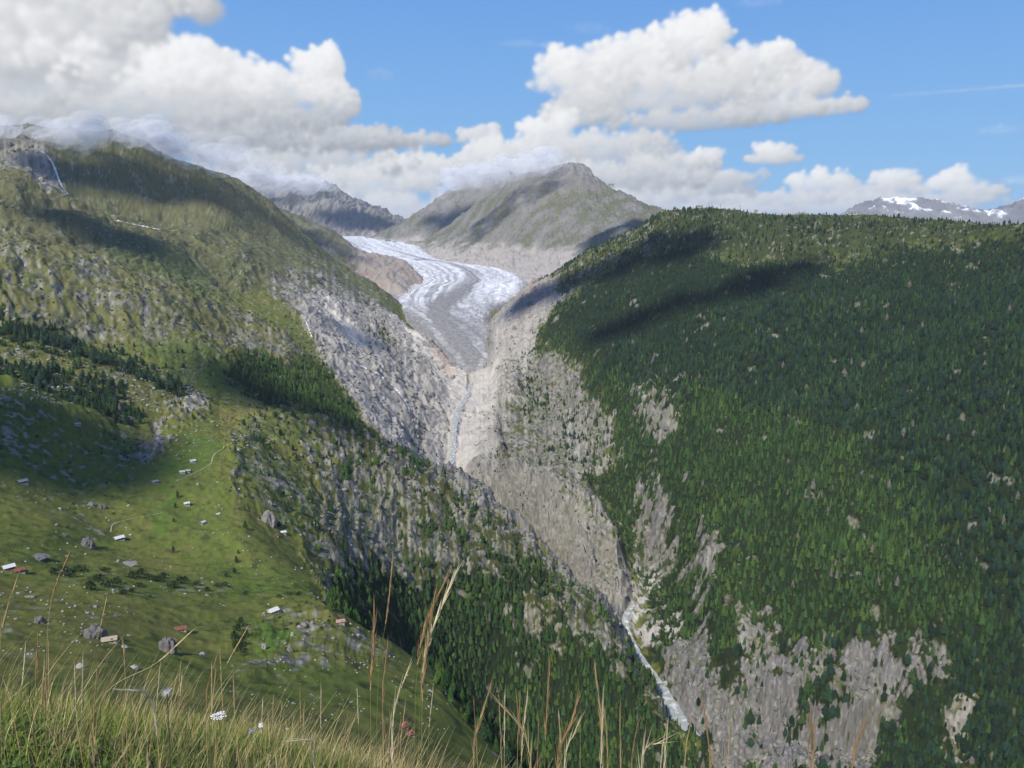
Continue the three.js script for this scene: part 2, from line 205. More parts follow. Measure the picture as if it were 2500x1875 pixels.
// ---------------------------------------------------------------- the near land: alp, gorge, forest ridge, mountains on the left
const X = [-300, 0, 250, 500, 750, 1000, 1250, 1500, 1750, 2000, 2250, 2500, 2800];
const line = (ys, rs) => X.map((x, i) => [x, ys[i], rs[i]]);
const landLines = [
  line(X.map(() => 2300), X.map(() => 60)),
  line([1620, 1620, 1640, 1680, 1720, 1800, 1900, 1950, 2000, 2000, 2000, 2000, 2000], [330, 330, 330, 340, 350, 360, 420, 600, 800, 950, 1000, 1000, 1000]),
  [[-300, 1450, 560], [0, 1450, 560], [250, 1420, 640], [500, 1480, 600], [700, 1488, 600], [800, 1500, 590], [900, 1560, 555], [1000, 1622, 525], [1060, 1660, 510], [1150, 1765, 480], [1240, 1870, 450], [1400, 1950, 600], [1500, 1960, 700], [1750, 1970, 870], [2000, 1990, 980], [2250, 1990, 1030], [2500, 1990, 1050], [2800, 1990, 1050]],
  [[-300, 1390, 650], [0, 1390, 650], [250, 1320, 830], [500, 1320, 840], [650, 1400, 740], [750, 1440, 720], [850, 1500, 800], [1000, 1590, 980], [1100, 1680, 1010], [1250, 1845, 1000], [1500, 1905, 1000], [1750, 1960, 950], [2000, 1965, 1010], [2250, 1965, 1060], [2500, 1965, 1080], [2800, 1965, 1080]],
  line([1250, 1250, 1200, 1130, 1300, 1400, 1560, 1760, 1930, 1935, 1935, 1935, 1935], [850, 850, 980, 1080, 990, 1160, 1140, 1060, 1000, 1040, 1090, 1110, 1110]),
  line([1100, 1100, 1100, 1045, 1150, 1250, 1400, 1620, 1890, 1905, 1905, 1905, 1905], [1030, 1030, 1120, 1300, 1240, 1295, 1265, 1130, 1040, 1070, 1110, 1130, 1130]),
  [[-300, 930, 1200], [0, 945, 1200], [250, 1000, 1250], [400, 1000, 1380], [500, 1000, 1450], [600, 1005, 1470], [700, 1010, 1480], [800, 1040, 1470], [960, 1122, 1430], [1100, 1185, 1440], [1260, 1290, 1420], [1390, 1420, 1340], [1480, 1510, 1260], [1541, 1638, 1170], [1598, 1712, 1115], [1640, 1776, 1085], [1700, 1800, 1072], [1800, 1836, 1068], [1900, 1868, 1080], [2000, 1885, 1100], [2250, 1880, 1130], [2500, 1880, 1150], [2800, 1880, 1150]],
  [[-300, 960, 1330], [0, 970, 1330], [250, 1016, 1380], [500, 995, 1530], [750, 1010, 1620], [900, 1090, 1620], [1000, 1165, 1650], [1060, 1180, 1780], [1100, 1174, 1950], [1160, 1215, 1850], [1260, 1312, 1680], [1390, 1440, 1540], [1500, 1490, 1460], [1527, 1510, 1430], [1560, 1610, 1330], [1605, 1665, 1260], [1640, 1730, 1190], [1670, 1775, 1150], [1750, 1850, 1105], [2000, 1868, 1125], [2250, 1868, 1145], [2500, 1868, 1165], [2800, 1868, 1165]],
  [[-300, 890, 1500], [0, 900, 1500], [250, 930, 1520], [500, 935, 1660], [750, 950, 1850], [900, 1030, 1850], [1000, 1080, 1950], [1060, 1100, 2100], [1100, 1100, 2150], [1160, 1150, 1940], [1260, 1235, 1740], [1390, 1330, 1600], [1500, 1420, 1520], [1560, 1520, 1440], [1640, 1640, 1265], [1750, 1660, 1200], [1900, 1680, 1182], [2000, 1690, 1174], [2250, 1740, 1180], [2500, 1780, 1198], [2800, 1780, 1198]],
  [[-300, 820, 1720], [0, 830, 1720], [250, 850, 1760], [500, 870, 1800], [750, 880, 2100], [900, 930, 2250], [1000, 970, 2350], [1080, 1010, 2420], [1130, 1030, 2400], [1200, 1080, 2150], [1250, 1136, 1830], [1330, 1150, 1775], [1420, 1200, 1705], [1500, 1310, 1610], [1545, 1430, 1555], [1600, 1500, 1450], [1680, 1560, 1335], [1750, 1540, 1285], [1900, 1570, 1252], [2000, 1580, 1240], [2100, 1560, 1242], [2250, 1545, 1247], [2330, 1620, 1236], [2500, 1660, 1250], [2800, 1660, 1250]],
  [[-300, 580, 2150], [0, 600, 2150], [250, 650, 2200], [400, 705, 2230], [480, 742, 2260], [600, 800, 2330], [750, 830, 2440], [900, 870, 2600], [1000, 905, 2700], [1080, 930, 2750], [1130, 950, 2720], [1200, 1010, 2450], [1250, 1142, 2010], [1330, 1158, 1930], [1420, 1196, 1850], [1500, 1290, 1780], [1560, 1380, 1680], [1650, 1400, 1560], [1750, 1340, 1480], [2000, 1340, 1450], [2250, 1340, 1450], [2500, 1370, 1430], [2800, 1370, 1430]],
  [[-300, 640, 2350], [0, 640, 2350], [250, 690, 2400], [400, 720, 2430], [480, 748, 2450], [600, 770, 2560], [750, 780, 2700], [900, 820, 2850], [1000, 860, 2920], [1080, 890, 2950], [1150, 925, 2800], [1200, 940, 2700], [1250, 1000, 2400], [1350, 1080, 2150], [1500, 1150, 1920], [1750, 1120, 1720], [2000, 1100, 1680], [2250, 1080, 1680], [2500, 1100, 1640], [2800, 1100, 1640]],
  [[-300, 560, 2650], [0, 560, 2650], [250, 600, 2650], [500, 670, 2720], [750, 710, 3000], [900, 770, 3200], [1000, 825, 3200], [1080, 870, 3100], [1130, 912, 2930], [1180, 905, 2900], [1210, 880, 2850], [1250, 860, 2820], [1350, 880, 2600], [1500, 900, 2250], [1750, 880, 2080], [2000, 850, 2060], [2250, 820, 2060], [2500, 820, 2000], [2800, 820, 2000]],
  [[-300, 400, 3100], [0, 420, 3100], [130, 455, 3080], [250, 510, 3050], [400, 570, 3020], [500, 600, 3020], [750, 655, 3400], [900, 722, 3700], [1000, 790, 3650], [1060, 835, 3500], [1130, 885, 3200], [1180, 870, 3150], [1210, 810, 3150], [1250, 780, 3100], [1350, 740, 2950], [1500, 720, 2700], [1750, 680, 2530], [2000, 660, 2500], [2250, 660, 2450], [2500, 660, 2400], [2800, 660, 2400]],
  [[-300, 430, 3400], [0, 438, 3400], [130, 475, 3400], [250, 530, 3400], [400, 570, 3400], [500, 575, 3400], [750, 625, 3900], [900, 695, 4050], [980, 758, 4000], [1060, 812, 3750], [1130, 860, 3450], [1180, 835, 3400], [1210, 775, 3400], [1245, 738, 3380], [1350, 668, 3330], [1440, 612, 3300], [1500, 585, 3260], [1560, 555, 3220], [1640, 512, 3180], [1750, 520, 3100], [1850, 537, 3000], [2000, 528, 2900], [2100, 526, 2860], [2250, 537, 2760], [2500, 552, 2600], [2800, 555, 2600]],
  [[-300, 300, 4200], [0, 318, 4200], [250, 335, 4200], [300, 343, 4200], [350, 352, 4220], [400, 385, 4250], [500, 428, 4300], [560, 452, 4350], [670, 513, 4500], [773, 608, 4500], [860, 667, 4420], [890, 683, 4380], [970, 742, 4200], [1000, 765, 4100], [1100, 760, 4400], [1200, 760, 4200], [1250, 760, 3700], [1350, 700, 3600], [1500, 620, 3600], [1640, 535, 3500], [1750, 540, 3450], [2000, 545, 3300], [2250, 556, 3200], [2500, 575, 3050], [2800, 575, 3050]],
  line([420, 440, 450, 560, 690, 740, 740, 690, 650, 640, 640, 640, 640], [5200, 5200, 5200, 5300, 5400, 5600, 5600, 5000, 4800, 4600, 4500, 4400, 4400]),
  line(X.map(() => 640), X.map(() => 12000)),
  line(X.map(() => 575), X.map(() => 30000)),
];
// the Massa's bed, cut level into the gorge
const riverUpper = [[1150, 935, 2790], [1142, 965, 2640], [1118, 1005, 2440], [1110, 1050, 2260], [1106, 1100, 2130], [1100, 1150, 2000], [1112, 1180, 1920]];
const riverLower = [[1545, 1475, 1480], [1527, 1508, 1430], [1532, 1550, 1385], [1560, 1608, 1325], [1600, 1664, 1255], [1640, 1728, 1188], [1672, 1780, 1140], [1760, 1860, 1098]];
const courses = [[riverUpper, [7, 6, 9, 6, 8, 6, 9]], [riverLower, [5, 6, 8, 11, 13, 14, 14, 12]]].map(([pts, wide]) => {
  const c = new THREE.CatmullRomCurve3(pts.map(([x, y, r]) => place(x, y, r))), out = [];
  for (let i = 0; i <= 160; i++) { const t = i / 160, k = t * (wide.length - 1), j = Math.min(wide.length - 2, Math.floor(k)); out.push({ p: c.getPoint(t), w: mix(wide[j], wide[j + 1], k - j) }); }
  for (let i = 1; i < out.length; i++) out[i].p.y = Math.min(out[i].p.y, out[i - 1].p.y - 0.02);
  return out;
});
const boxes = courses.map((c) => new THREE.Box3().setFromPoints(c.map((q) => q.p)).expandByScalar(60));
function nearRiver(x, z) {
  let best = null, d = 1e9;
  courses.forEach((c, k) => { const b = boxes[k]; if (x < b.min.x || x > b.max.x || z < b.min.z || z > b.max.z) return; for (const q of c) { const e = (x - q.p.x) ** 2 + (z - q.p.z) ** 2; if (e < d) { d = e; best = q; } } });
  return best ? { d: Math.sqrt(d), y: best.p.y, w: best.w } : null;
}
let land;
function landRelief(x, z, az, r, g, b) {
  if (r > 5600) return 0;
  let h = 0;
  const rough = mix(0.016, 0.066, g.wild);
  for (let i = 0, l = 560; i < 8; i++, l *= 0.5) { const w = smooth(0.34, 0.14, l / r); if (w > 0 && l > r * 0.0035) h += w * rough * l * (i < 4 ? noise(x / l + i * 7.7, z / l - i * 3.1) : 1 - 2.2 * Math.abs(noise(x / l + i * 7.7, z / l - i * 3.1))); }
  if (g.rib > 0) {                                               // ribs and gullies down the slope
    const s = az * 1500 + 18 * noise(x * 0.012, z * 0.012), t = r * 0.30, m = Math.min(1.6, r / 1500);
    h += g.rib * m * (10 * ridge(s / 75, t / 110, 3) + 5 * ridge(s / 24 + 9, t / 50, 3)) + Math.min(1, g.rock * 1.3) * m * (8 * ridge(x / 130 + 0.4 * noise(x / 60, z / 60), z / 130, 2) + 3.2 * ridge(x / 48, z / 48 + 7, 2) - 3.0 * ridge(s / 19 + 4, t / 26, 2) + 1.2 * noise(x / 8, z / 8));
  }
  const q = r < 3000 && nearRiver(x, z);
  if (q && q.d < q.w * 2.4) { const k = smooth(q.w * 2.4, q.w * 0.9, q.d); h = mix(h, q.y - 1.5 - b, k); }
  return h;
}
land = new Land(landLines, landRelief);
land.bulge = (x, z, az, r, g, p) => {                            // buttresses, clefts and ledges where the ground is steep
  if (g.rib < 0.5 || r > 3600) return 0;
  const s = az * 1500 + 12 * noise(x * 0.03, z * 0.03), y = land.base(p, r), m = smooth(0.5, 1.1, g.rib) * (0.55 + 0.45 * g.rib) * Math.min(1.7, r / 1300);
  return m * (14 * noise(s / 66 + 31, y / 130) - 9 * ridge(s / 36 + 2 + 0.4 * noise(s / 20, y / 20), y / 70, 2) + 6 * noise(s / 17 + 7, y / 24) - 4.5 * ridge(s / 11 + 17, y / 34, 2) + 4 * noise(s / 20 + 5, y / 6) + 6 * Math.abs(((y / 34 + 0.8 * noise(s / 45, y / 50) + 60) % 1) - 0.5));
};
// wild: how uneven; rib: gullies; rock: share of bare rock; wood: tree cover; lush, dry: tint of the grass; pale: scree; bush: low shrubs; kind: which trees
land.plain = { wild: 0.5, rib: 0.2, rock: 0.2, wood: 0, lush: 0.2, dry: 0.2, pale: 0, bush: 0, kind: 0, dark: 0, red: 0, grey: 0, olive: 0, slate: 0 };
const Z = (value, ...pts) => land.zone('', value, pts);
// left mountains
Z({ wild: 1.0, rib: 1.0, rock: 0.21, dry: 0.35, lush: 0.15, grey: 0.5, olive: 0.4 }, [-400, 250], [700, 300], [1000, 760], [900, 740], [760, 700], [640, 700], [480, 740], [250, 650], [-400, 560]);
Z({ rock: 0.75, wild: 1, rib: 0.8, pale: 0.25 }, [-400, 250], [90, 340], [140, 420], [165, 470], [120, 470], [40, 440], [-400, 380]);
Z({ rock: 0.10, dry: 0.75, wild: 0.8 }, [330, 480], [520, 480], [640, 500], [700, 560], [650, 570], [540, 560], [430, 540], [330, 520]);
Z({ rock: 0.11, lush: 0.45, dry: 0.0, wild: 0.9 }, [220, 560], [400, 600], [520, 650], [520, 730], [420, 720], [280, 650]);
Z({ rock: 0.17, dry: 0.5, lush: 0.1 }, [-400, 400], [130, 465], [300, 550], [250, 640], [100, 600], [-400, 580]);
Z({ rock: 0.18, dry: 0.45, lush: 0.35 }, [560, 590], [700, 640], [790, 740], [720, 790], [600, 720], [520, 660]);
Z({ rock: 0.35, dry: 0.1, lush: 0.2, wild: 0.8, rib: 0.8 }, [700, 600], [800, 640], [900, 700], [960, 760], [880, 760], [780, 700]);
// rocky hill behind the alp
Z({ rock: 0.42, wild: 0.9, rib: 0.9, dry: 0.45, lush: 0.25, grey: 0.25, olive: 0.5 }, [-400, 570], [200, 635], [480, 735], [560, 800], [760, 880], [740, 930], [600, 880], [470, 900], [300, 860], [-400, 800]);
Z({ rock: 0.44, wild: 1, rib: 1, dry: 0.5, lush: 0.1, olive: 0.5 }, [490, 740], [640, 790], [720, 850], [760, 900], [660, 890], [560, 880], [480, 850]);
Z({ rock: 0.1, lush: 0.4, wood: 0.25 }, [470, 740], [490, 745], [500, 900], [470, 900]);
Z({ rock: 0.15, lush: 0.55, dry: 0.1, wood: 0.06 }, [330, 850], [480, 860], [560, 900], [560, 960], [440, 940]);
// terrace with boulders and its two belts of trees
Z({ rock: 0.3, pale: 0.35, dry: 0.45, wild: 0.5, rib: 0.1, wood: 0.05 }, [-400, 840], [150, 850], [320, 890], [470, 960], [500, 1010], [440, 1040], [300, 1000], [200, 940], [-400, 920]);
Z({ wood: 0.9, rock: 0.06, wild: 0.5 }, [-400, 790], [40, 800], [140, 832], [300, 880], [430, 935], [470, 975], [400, 955], [250, 900], [100, 862], [-400, 850]);
Z({ wood: 0.85, rock: 0.06 }, [-400, 890], [60, 905], [200, 930], [300, 960], [330, 1015], [270, 1020], [140, 965], [-400, 945]);
// knoll in the cloud's shade
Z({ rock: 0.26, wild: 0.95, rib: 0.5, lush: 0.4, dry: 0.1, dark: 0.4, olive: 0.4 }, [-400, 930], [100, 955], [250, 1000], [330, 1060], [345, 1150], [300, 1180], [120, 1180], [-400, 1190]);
Z({ rock: 0.7, wild: 1, rib: 0.9 }, [345, 1060], [380, 1030], [410, 1050], [400, 1120], [360, 1140]);
Z({ rock: 0.55, wild: 1, rib: 0.9 }, [420, 990], [480, 940], [520, 990], [500, 1060], [440, 1070]);
// alp meadows
Z({ rock: 0.035, wild: 0.5, rib: 0, lush: 0.4, dry: 0.35, dark: 0.12 }, [-400, 1180], [120, 1180], [330, 1180], [400, 1120], [430, 1060], [520, 1020], [560, 1040], [560, 1250], [690, 1320], [790, 1410], [800, 1480], [700, 1490], [560, 1530], [560, 1640], [1000, 1880], [-400, 1880]);
Z({ rock: 0.02, lush: 0.95, dry: 0.05 }, [400, 1120], [470, 1070], [545, 1085], [530, 1150], [440, 1180], [420, 1250], [400, 1330], [370, 1300], [400, 1200]);
Z({ rock: 0.02, lush: 0.75, dry: 0.3 }, [440, 1180], [550, 1150], [560, 1290], [640, 1400], [740, 1420], [730, 1470], [600, 1450], [470, 1370], [430, 1270]);
Z({ rock: 0.05, lush: 0.3, dry: 0.9, wild: 0.2 }, [520, 1010], [640, 1000], [690, 1030], [610, 1050], [540, 1070]);
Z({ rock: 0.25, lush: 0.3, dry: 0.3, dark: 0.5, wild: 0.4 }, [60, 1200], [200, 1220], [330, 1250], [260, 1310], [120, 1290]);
Z({ rock: 0.10, lush: 0.4, dry: 0.35, bush: 0.5, wild: 0.15 }, [130, 1390], [240, 1400], [340, 1420], [450, 1410], [560, 1430], [560, 1460], [440, 1460], [330, 1470], [200, 1440]);
Z({ rock: 0.12, lush: 0.25, dry: 0.45, wild: 0.3, pale: 0.1 }, [-400, 1420], [120, 1440], [320, 1490], [300, 1640], [-400, 1700]);
Z({ rock: 0.45, lush: 0.3, dry: 0.4, wild: 0.6, rib: 0.6 }, [600, 1530], [720, 1500], [820, 1500], [930, 1570], [960, 1620], [860, 1640], [760, 1640], [640, 1640]);
Z({ rock: 0.05, lush: 1.2, dry: 0.0, wild: 0.2 }, [630, 1520], [700, 1520], [740, 1560], [700, 1600], [640, 1600]);
Z({ rock: 0.05, lush: 0.55, dry: 0.4, wild: 0.15, rib: 0 }, [600, 1650], [760, 1645], [960, 1625], [1060, 1665], [1240, 1880], [700, 1900], [560, 1700]);
Z({ rock: 0.34, wild: 0.8, rib: 0.7, lush: 0.45, dry: 0.4, wood: 0.16, olive: 0.5 }, [560, 1060], [620, 1010], [760, 1020], [800, 1100], [790, 1290], [770, 1400], [700, 1320], [570, 1250]);
Z({ rock: 0.42, wild: 0.9, rib: 0.8, wood: 0.2, olive: 0.5 }, [770, 1010], [800, 1040], [790, 1400], [750, 1380], [740, 1200]);
// wood below the terrace and on the spur
Z({ wood: 0.60, rock: 0.52, wild: 0.8, rib: 1.4, lush: 0.45, dry: 0.5, olive: 0.7, kind: 1 }, [790, 1030], [960, 1115], [1100, 1180], [1260, 1285], [1390, 1415], [1540, 1565], [1690, 1810], [1760, 1890], [1260, 1890], [1070, 1672], [960, 1575], [810, 1500], [780, 1420], [800, 1290]);
Z({ wood: 1.0, rock: 0.14, wild: 0.5, rib: 0.6, lush: 0.4, dry: 0.1, kind: 1 }, [810, 1440], [930, 1400], [1060, 1420], [1200, 1390], [1330, 1400], [1360, 1450], [1230, 1480], [1250, 1560], [1400, 1560], [1520, 1640], [1600, 1740], [1690, 1830], [1260, 1890], [1070, 1672], [960, 1575], [810, 1500]);
Z({ wood: 0.97, rock: 0.05, kind: 1 }, [560, 930], [640, 870], [760, 900], [830, 960], [900, 1060], [950, 1110], [860, 1060], [760, 1000], [640, 980]);
Z({ wood: 0.55, rock: 0.2, lush: 0.5, kind: 2 }, [650, 870], [720, 870], [820, 920], [850, 1000], [760, 960]);
// gorge
Z({ rock: 0.5, wild: 0.9, rib: 0.9, grey: 0.6, pale: 0.2 }, [640, 690], [760, 650], [900, 720], [1000, 800], [900, 830], [780, 810], [700, 770]);
Z({ rock: 0.92, wild: 0.95, rib: 1.1, pale: 0.42, wood: 0.03, dry: 0.3 }, [740, 730], [830, 740], [960, 790], [1060, 850], [1140, 930], [1180, 900], [1230, 800], [1290, 760], [1320, 840], [1280, 940], [1240, 1010], [1220, 1130], [1100, 1180], [960, 1110], [880, 1010], [800, 900], [750, 820]);
Z({ rock: 0.84, wild: 0.9, rib: 1.7, wood: 0.12, dry: 0.35, lush: 0.1, pale: 0.1, olive: 0.3 }, [1090, 1185], [1160, 1130], [1240, 1130], [1400, 1180], [1500, 1300], [1550, 1430], [1545, 1480], [1500, 1530], [1390, 1420], [1260, 1290]);
Z({ rock: 0.62, wild: 0.9, rib: 1.2, wood: 0.42, lush: 0.3 }, [1240, 1010], [1200, 930], [1260, 880], [1340, 860], [1430, 900], [1470, 1010], [1500, 1130], [1480, 1220], [1400, 1170], [1290, 1120]);
Z({ pale: 1.0, rock: 1.2, wild: 0.35, rib: 0.2, wood: 0 }, [780, 740], [815, 750], [870, 810], [905, 860], [885, 880], [850, 850], [800, 790]);
Z({ pale: 0.9, rock: 1, wild: 0.4, wood: 0 }, [945, 785], [970, 790], [1040, 845], [1100, 900], [1060, 890], [1000, 840]);
Z({ pale: 0.8, rock: 1, wild: 0.6, rib: 0.3, wood: 0 }, [1030, 860], [1150, 915], [1225, 880], [1220, 960], [1185, 1060], [1150, 1150], [1120, 1175], [1075, 1150], [1080, 1050], [1085, 970]);
Z({ pale: 0.5, rock: 0.95, wild: 0.8, rib: 0.8, wood: 0.02 }, [1170, 790], [1240, 750], [1390, 715], [1330, 790], [1240, 870], [1170, 920], [1195, 850]);
Z({ red: 0.6 }, [1050, 840], [1100, 860], [1130, 905], [1100, 920], [1060, 880]);
Z({ rock: 0.55, wood: 0.35, pale: 0.2, rib: 0.4 }, [890, 790], [940, 800], [980, 850], [960, 880], [900, 840]);
// wooded ridge on the right
Z({ rock: 0.62, wood: 0.32, rib: 1.0, wild: 0.8, dry: 0.3 }, [1200, 1000], [1320, 990], [1460, 1200], [1440, 1230], [1230, 1145]);
Z({ wood: 0.85, rock: 0.25, wild: 0.6, rib: 0.7, lush: 0.2, dry: 0.1 }, [1560, 1380], [2900, 1380], [2900, 1980], [1780, 1980], [1680, 1800], [1580, 1620]);
Z({ wood: 0.97, rock: 0.07, wild: 0.6, rib: 0.75, lush: 0.3, dry: 0.1 }, [1290, 870], [1340, 790], [1420, 720], [1520, 640], [1640, 610], [1780, 630], [1900, 650], [2050, 640], [2200, 610], [2320, 590], [2900, 620], [2900, 1950], [2320, 1900], [2330, 1680], [2280, 1570], [2090, 1570], [1900, 1610], [1760, 1640], [1640, 1600], [1600, 1650], [1570, 1600], [1600, 1500], [1560, 1400], [1510, 1290], [1430, 1180], [1500, 1120], [1460, 1000], [1420, 900], [1350, 860]);
Z({ kind: 1 }, [1290, 870], [1340, 800], [1420, 830], [1480, 930], [1560, 960], [1750, 980], [1950, 1020], [2100, 1100], [2250, 1250], [2350, 1400], [2420, 1560], [2340, 1620], [2270, 1560], [2090, 1570], [1900, 1610], [1760, 1640], [1600, 1640], [1560, 1400], [1430, 1180], [1400, 1000]);
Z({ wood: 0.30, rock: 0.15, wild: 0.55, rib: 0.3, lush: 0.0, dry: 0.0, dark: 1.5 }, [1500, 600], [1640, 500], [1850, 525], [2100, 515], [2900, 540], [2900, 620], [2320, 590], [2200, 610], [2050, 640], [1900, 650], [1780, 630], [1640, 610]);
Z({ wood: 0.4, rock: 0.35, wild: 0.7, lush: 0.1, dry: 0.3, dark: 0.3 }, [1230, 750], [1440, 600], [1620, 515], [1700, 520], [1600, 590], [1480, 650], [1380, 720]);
Z({ rock: 0.85, pale: 0.35, red: 0.35, wood: 0.02 }, [1235, 745], [1290, 705], [1360, 680], [1340, 740], [1270, 800]);
Z({ rock: 0.65, wild: 0.8, rib: 0.9, wood: 0.42 }, [1330, 1020], [1420, 1000], [1490, 1060], [1520, 1120], [1450, 1180], [1350, 1130]);
Z({ rock: 0.75, wild: 1, rib: 1.3, wood: 0.4 }, [1550, 985], [1600, 970], [1670, 1000], [1660, 1060], [1600, 1100], [1560, 1060]);
Z({ rock: 0.6, wild: 0.9, rib: 1.1, wood: 0.5 }, [1550, 1290], [1600, 1250], [1640, 1290], [1650, 1380], [1600, 1420], [1545, 1400]);
Z({ rock: 0.9, wild: 0.9, rib: 1.2, wood: 0.06 }, [1690, 1370], [1720, 1350], [1745, 1390], [1730, 1430], [1700, 1430]);
Z({ rock: 0.7, wild: 0.9, rib: 1.1, wood: 0.25 }, [1780, 1480], [1830, 1500], [1880, 1560], [1850, 1620], [1800, 1600]);
Z({ pale: 0.95, rock: 1, wild: 0.3, rib: 0.1, wood: 0 }, [1590, 1420], [1605, 1405], [1570, 1480], [1540, 1530], [1530, 1510], [1555, 1460]);
Z({ pale: 0.7, rock: 1, wild: 0.4, rib: 0.2, wood: 0.03 }, [1650, 1500], [1610, 1560], [1580, 1590], [1560, 1570], [1600, 1530]);
// cliffs above the gorge, lower right
Z({ rock: 0.92, wild: 0.9, rib: 1.7, wood: 0.34, lush: 0.3, slate: 0.6 }, [1620, 1600], [1660, 1570], [1710, 1560], [1740, 1640], [1790, 1680], [1850, 1580], [1960, 1610], [2080, 1600], [2150, 1570], [2200, 1575], [2260, 1570], [2300, 1620], [2280, 1690], [2220, 1700], [2130, 1730], [2140, 1900], [1740, 1900], [1660, 1770], [1640, 1700]);
Z({ wood: 0.97, rock: 0.1, wild: 0.5, rib: 0.5 }, [2150, 1730], [2240, 1700], [2310, 1700], [2340, 1600], [2900, 1600], [2900, 1950], [2140, 1950]);
Z({ rock: 0.7, wild: 0.8, rib: 1.0, wood: 0.3, pale: 0.2 }, [2325, 1740], [2360, 1720], [2360, 1900], [2315, 1900]);
Z({ wood: 0.95, rock: 0.1 }, [1950, 1700], [2010, 1680], [2060, 1720], [2010, 1770], [1950, 1770]);
Z({ wood: 0.9, rock: 0.1 }, [1740, 1560], [1780, 1560], [1790, 1680], [1760, 1740], [1740, 1650]);

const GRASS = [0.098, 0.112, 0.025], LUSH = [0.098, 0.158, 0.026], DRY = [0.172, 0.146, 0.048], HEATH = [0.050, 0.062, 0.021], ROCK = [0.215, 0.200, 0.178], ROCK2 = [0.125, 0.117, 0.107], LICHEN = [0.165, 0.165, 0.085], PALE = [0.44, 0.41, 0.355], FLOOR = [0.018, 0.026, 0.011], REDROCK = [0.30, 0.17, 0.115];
const clearing = (x, z) => fbm(x / 46 + 3, z / 46 - 8, 3);
const rockLevel = (x, z, g, steep, n1, n2, n3) => g.rock * 1.05 + 0.55 * (steep - 0.30) * (0.15 + g.rock) - 0.5 + 0.62 * (n2 * 0.62 + n1 * 0.46 + n3 * 0.30);
function paintLand(x, y, z, ny, g) {
  const az = Math.atan2(x, -z), far = Math.hypot(x, z), cliff = smooth(0.78, 0.52, ny), s = az * 1500, fine = Math.max(5.5, 2.4 * far / 500);
  const n1 = fbm(x / 90, z / 90, 4), n2 = mix(fbm(x / 22 + 40, z / 22, 3), fbm(s / 18, y / 24, 3), cliff), n3 = mix(noise(x / fine, z / fine + 80), noise(s / 5, y / 6), cliff), steep = 1 - ny;
  let c = mix3(GRASS, LUSH, clamp(g.lush + 0.35 * n1 + 0.15 * n2));
  c = mix3(c, DRY, clamp(g.dry * 0.9 + 0.45 * n2 * (0.4 + g.dry) - 0.25 * n1));
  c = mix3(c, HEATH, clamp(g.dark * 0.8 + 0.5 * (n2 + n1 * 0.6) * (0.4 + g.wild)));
  c = mix3(c, [0.098, 0.097, 0.068], g.grey);
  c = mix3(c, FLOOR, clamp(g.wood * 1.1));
  let rk = smooth(-0.07, 0.07, rockLevel(x, z, g, steep, n1, n2, n3));
  if (g.wood > 0.5) rk = Math.max(rk, 0.9 * smooth(-0.42, -0.50, clearing(x, z) + 0.1 * n3));
  let k = mix3(ROCK2, ROCK, clamp(0.62 + 0.6 * n2 + 0.45 * n3));
  k = mix3(k, LICHEN, clamp(0.15 + 0.6 * fbm(x / 60 - 9, z / 60 + 70, 3) - g.pale));
  k = mix3(k, PALE, clamp(g.pale + 0.25 * n1 * (g.pale > 0 ? 1 : 0)));
  if (g.olive) k = mix3(k, [0.165, 0.158, 0.100], g.olive * 0.75);
  if (g.slate) k = mix3(k, [0.125, 0.123, 0.120], g.slate);
  if (g.red) k = mix3(k, REDROCK, clamp(g.red * (0.7 + 0.9 * n2)));
  const st = fbm(s / 6 + 2 * n2, y / 11 + far / 40, 3), st2 = fbm(s / 16, y / 36 + 5, 3);
  k = mix3(k, [0.085, 0.082, 0.078], 0.45 * smooth(0.10, 0.40, 0.5 * st + 0.6 * st2 + 0.3 * n2) * (1 - 0.7 * g.pale));
  k = mix3(k, [0.30, 0.285, 0.26], 0.5 * smooth(0.12, 0.45, -st + 0.25 * n3) * (1 - 0.5 * g.pale));
  c = mix3(c, k, rk);
  if (rk > 0.3 && g.pale < 0.5) c = mix3(c, mix3([0.060, 0.080, 0.028], [0.11, 0.115, 0.045], clamp(0.5 + n2)), 0.85 * smooth(0.16, 0.30, 0.8 * fbm(x / 10 + 60, z / 10, 3) - 0.30 * ridge((s + 18 * noise(x * 0.012, z * 0.012)) / 75, far * 0.30 / 110, 3) + 0.35 * n1 + 0.25 * (ny - 0.6) + 0.3 * (g.wood - 0.1)));
  if (rk < 0.7 && g.wood < 0.6) {                                 // stones and scree threads in the grass
    const sp = noise(x / 13 + 11, z / 13) + 0.6 * noise(x / 6, z / 6 + 31) + 0.55 * n1, thread = ridge((az * 1500 + 14 * n2) / 34, far / 190 + 3, 2);
    c = mix3(c, ROCK, 0.75 * smooth(0.62, 0.82, sp + 0.8 * (g.rock - 0.12)) * smooth(0.03, 0.12, g.rock));
    c = mix3(c, [0.27, 0.25, 0.21], 0.55 * smooth(0.84, 0.93, thread) * smooth(0.08, 0.14, g.rock) * smooth(1800, 2400, far));
    c = mix3(c, HEATH, 0.75 * smooth(0.18, 0.42, fbm(x / 13 - 20, z / 13 + 8, 3) + 0.3 * n1));
  }
  const v = 1 + 0.20 * n3 + 0.14 * n2;
  return [c[0] * v, c[1] * v, c[2] * v];
}
const wideAz = [...span(-60, -38.5, 22), ...span(-37.5, 37.5, 1220), ...span(38.5, 60, 22)];
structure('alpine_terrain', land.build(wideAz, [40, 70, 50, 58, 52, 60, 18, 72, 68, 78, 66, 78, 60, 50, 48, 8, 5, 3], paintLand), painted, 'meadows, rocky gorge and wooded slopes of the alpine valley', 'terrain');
console.log('land done');

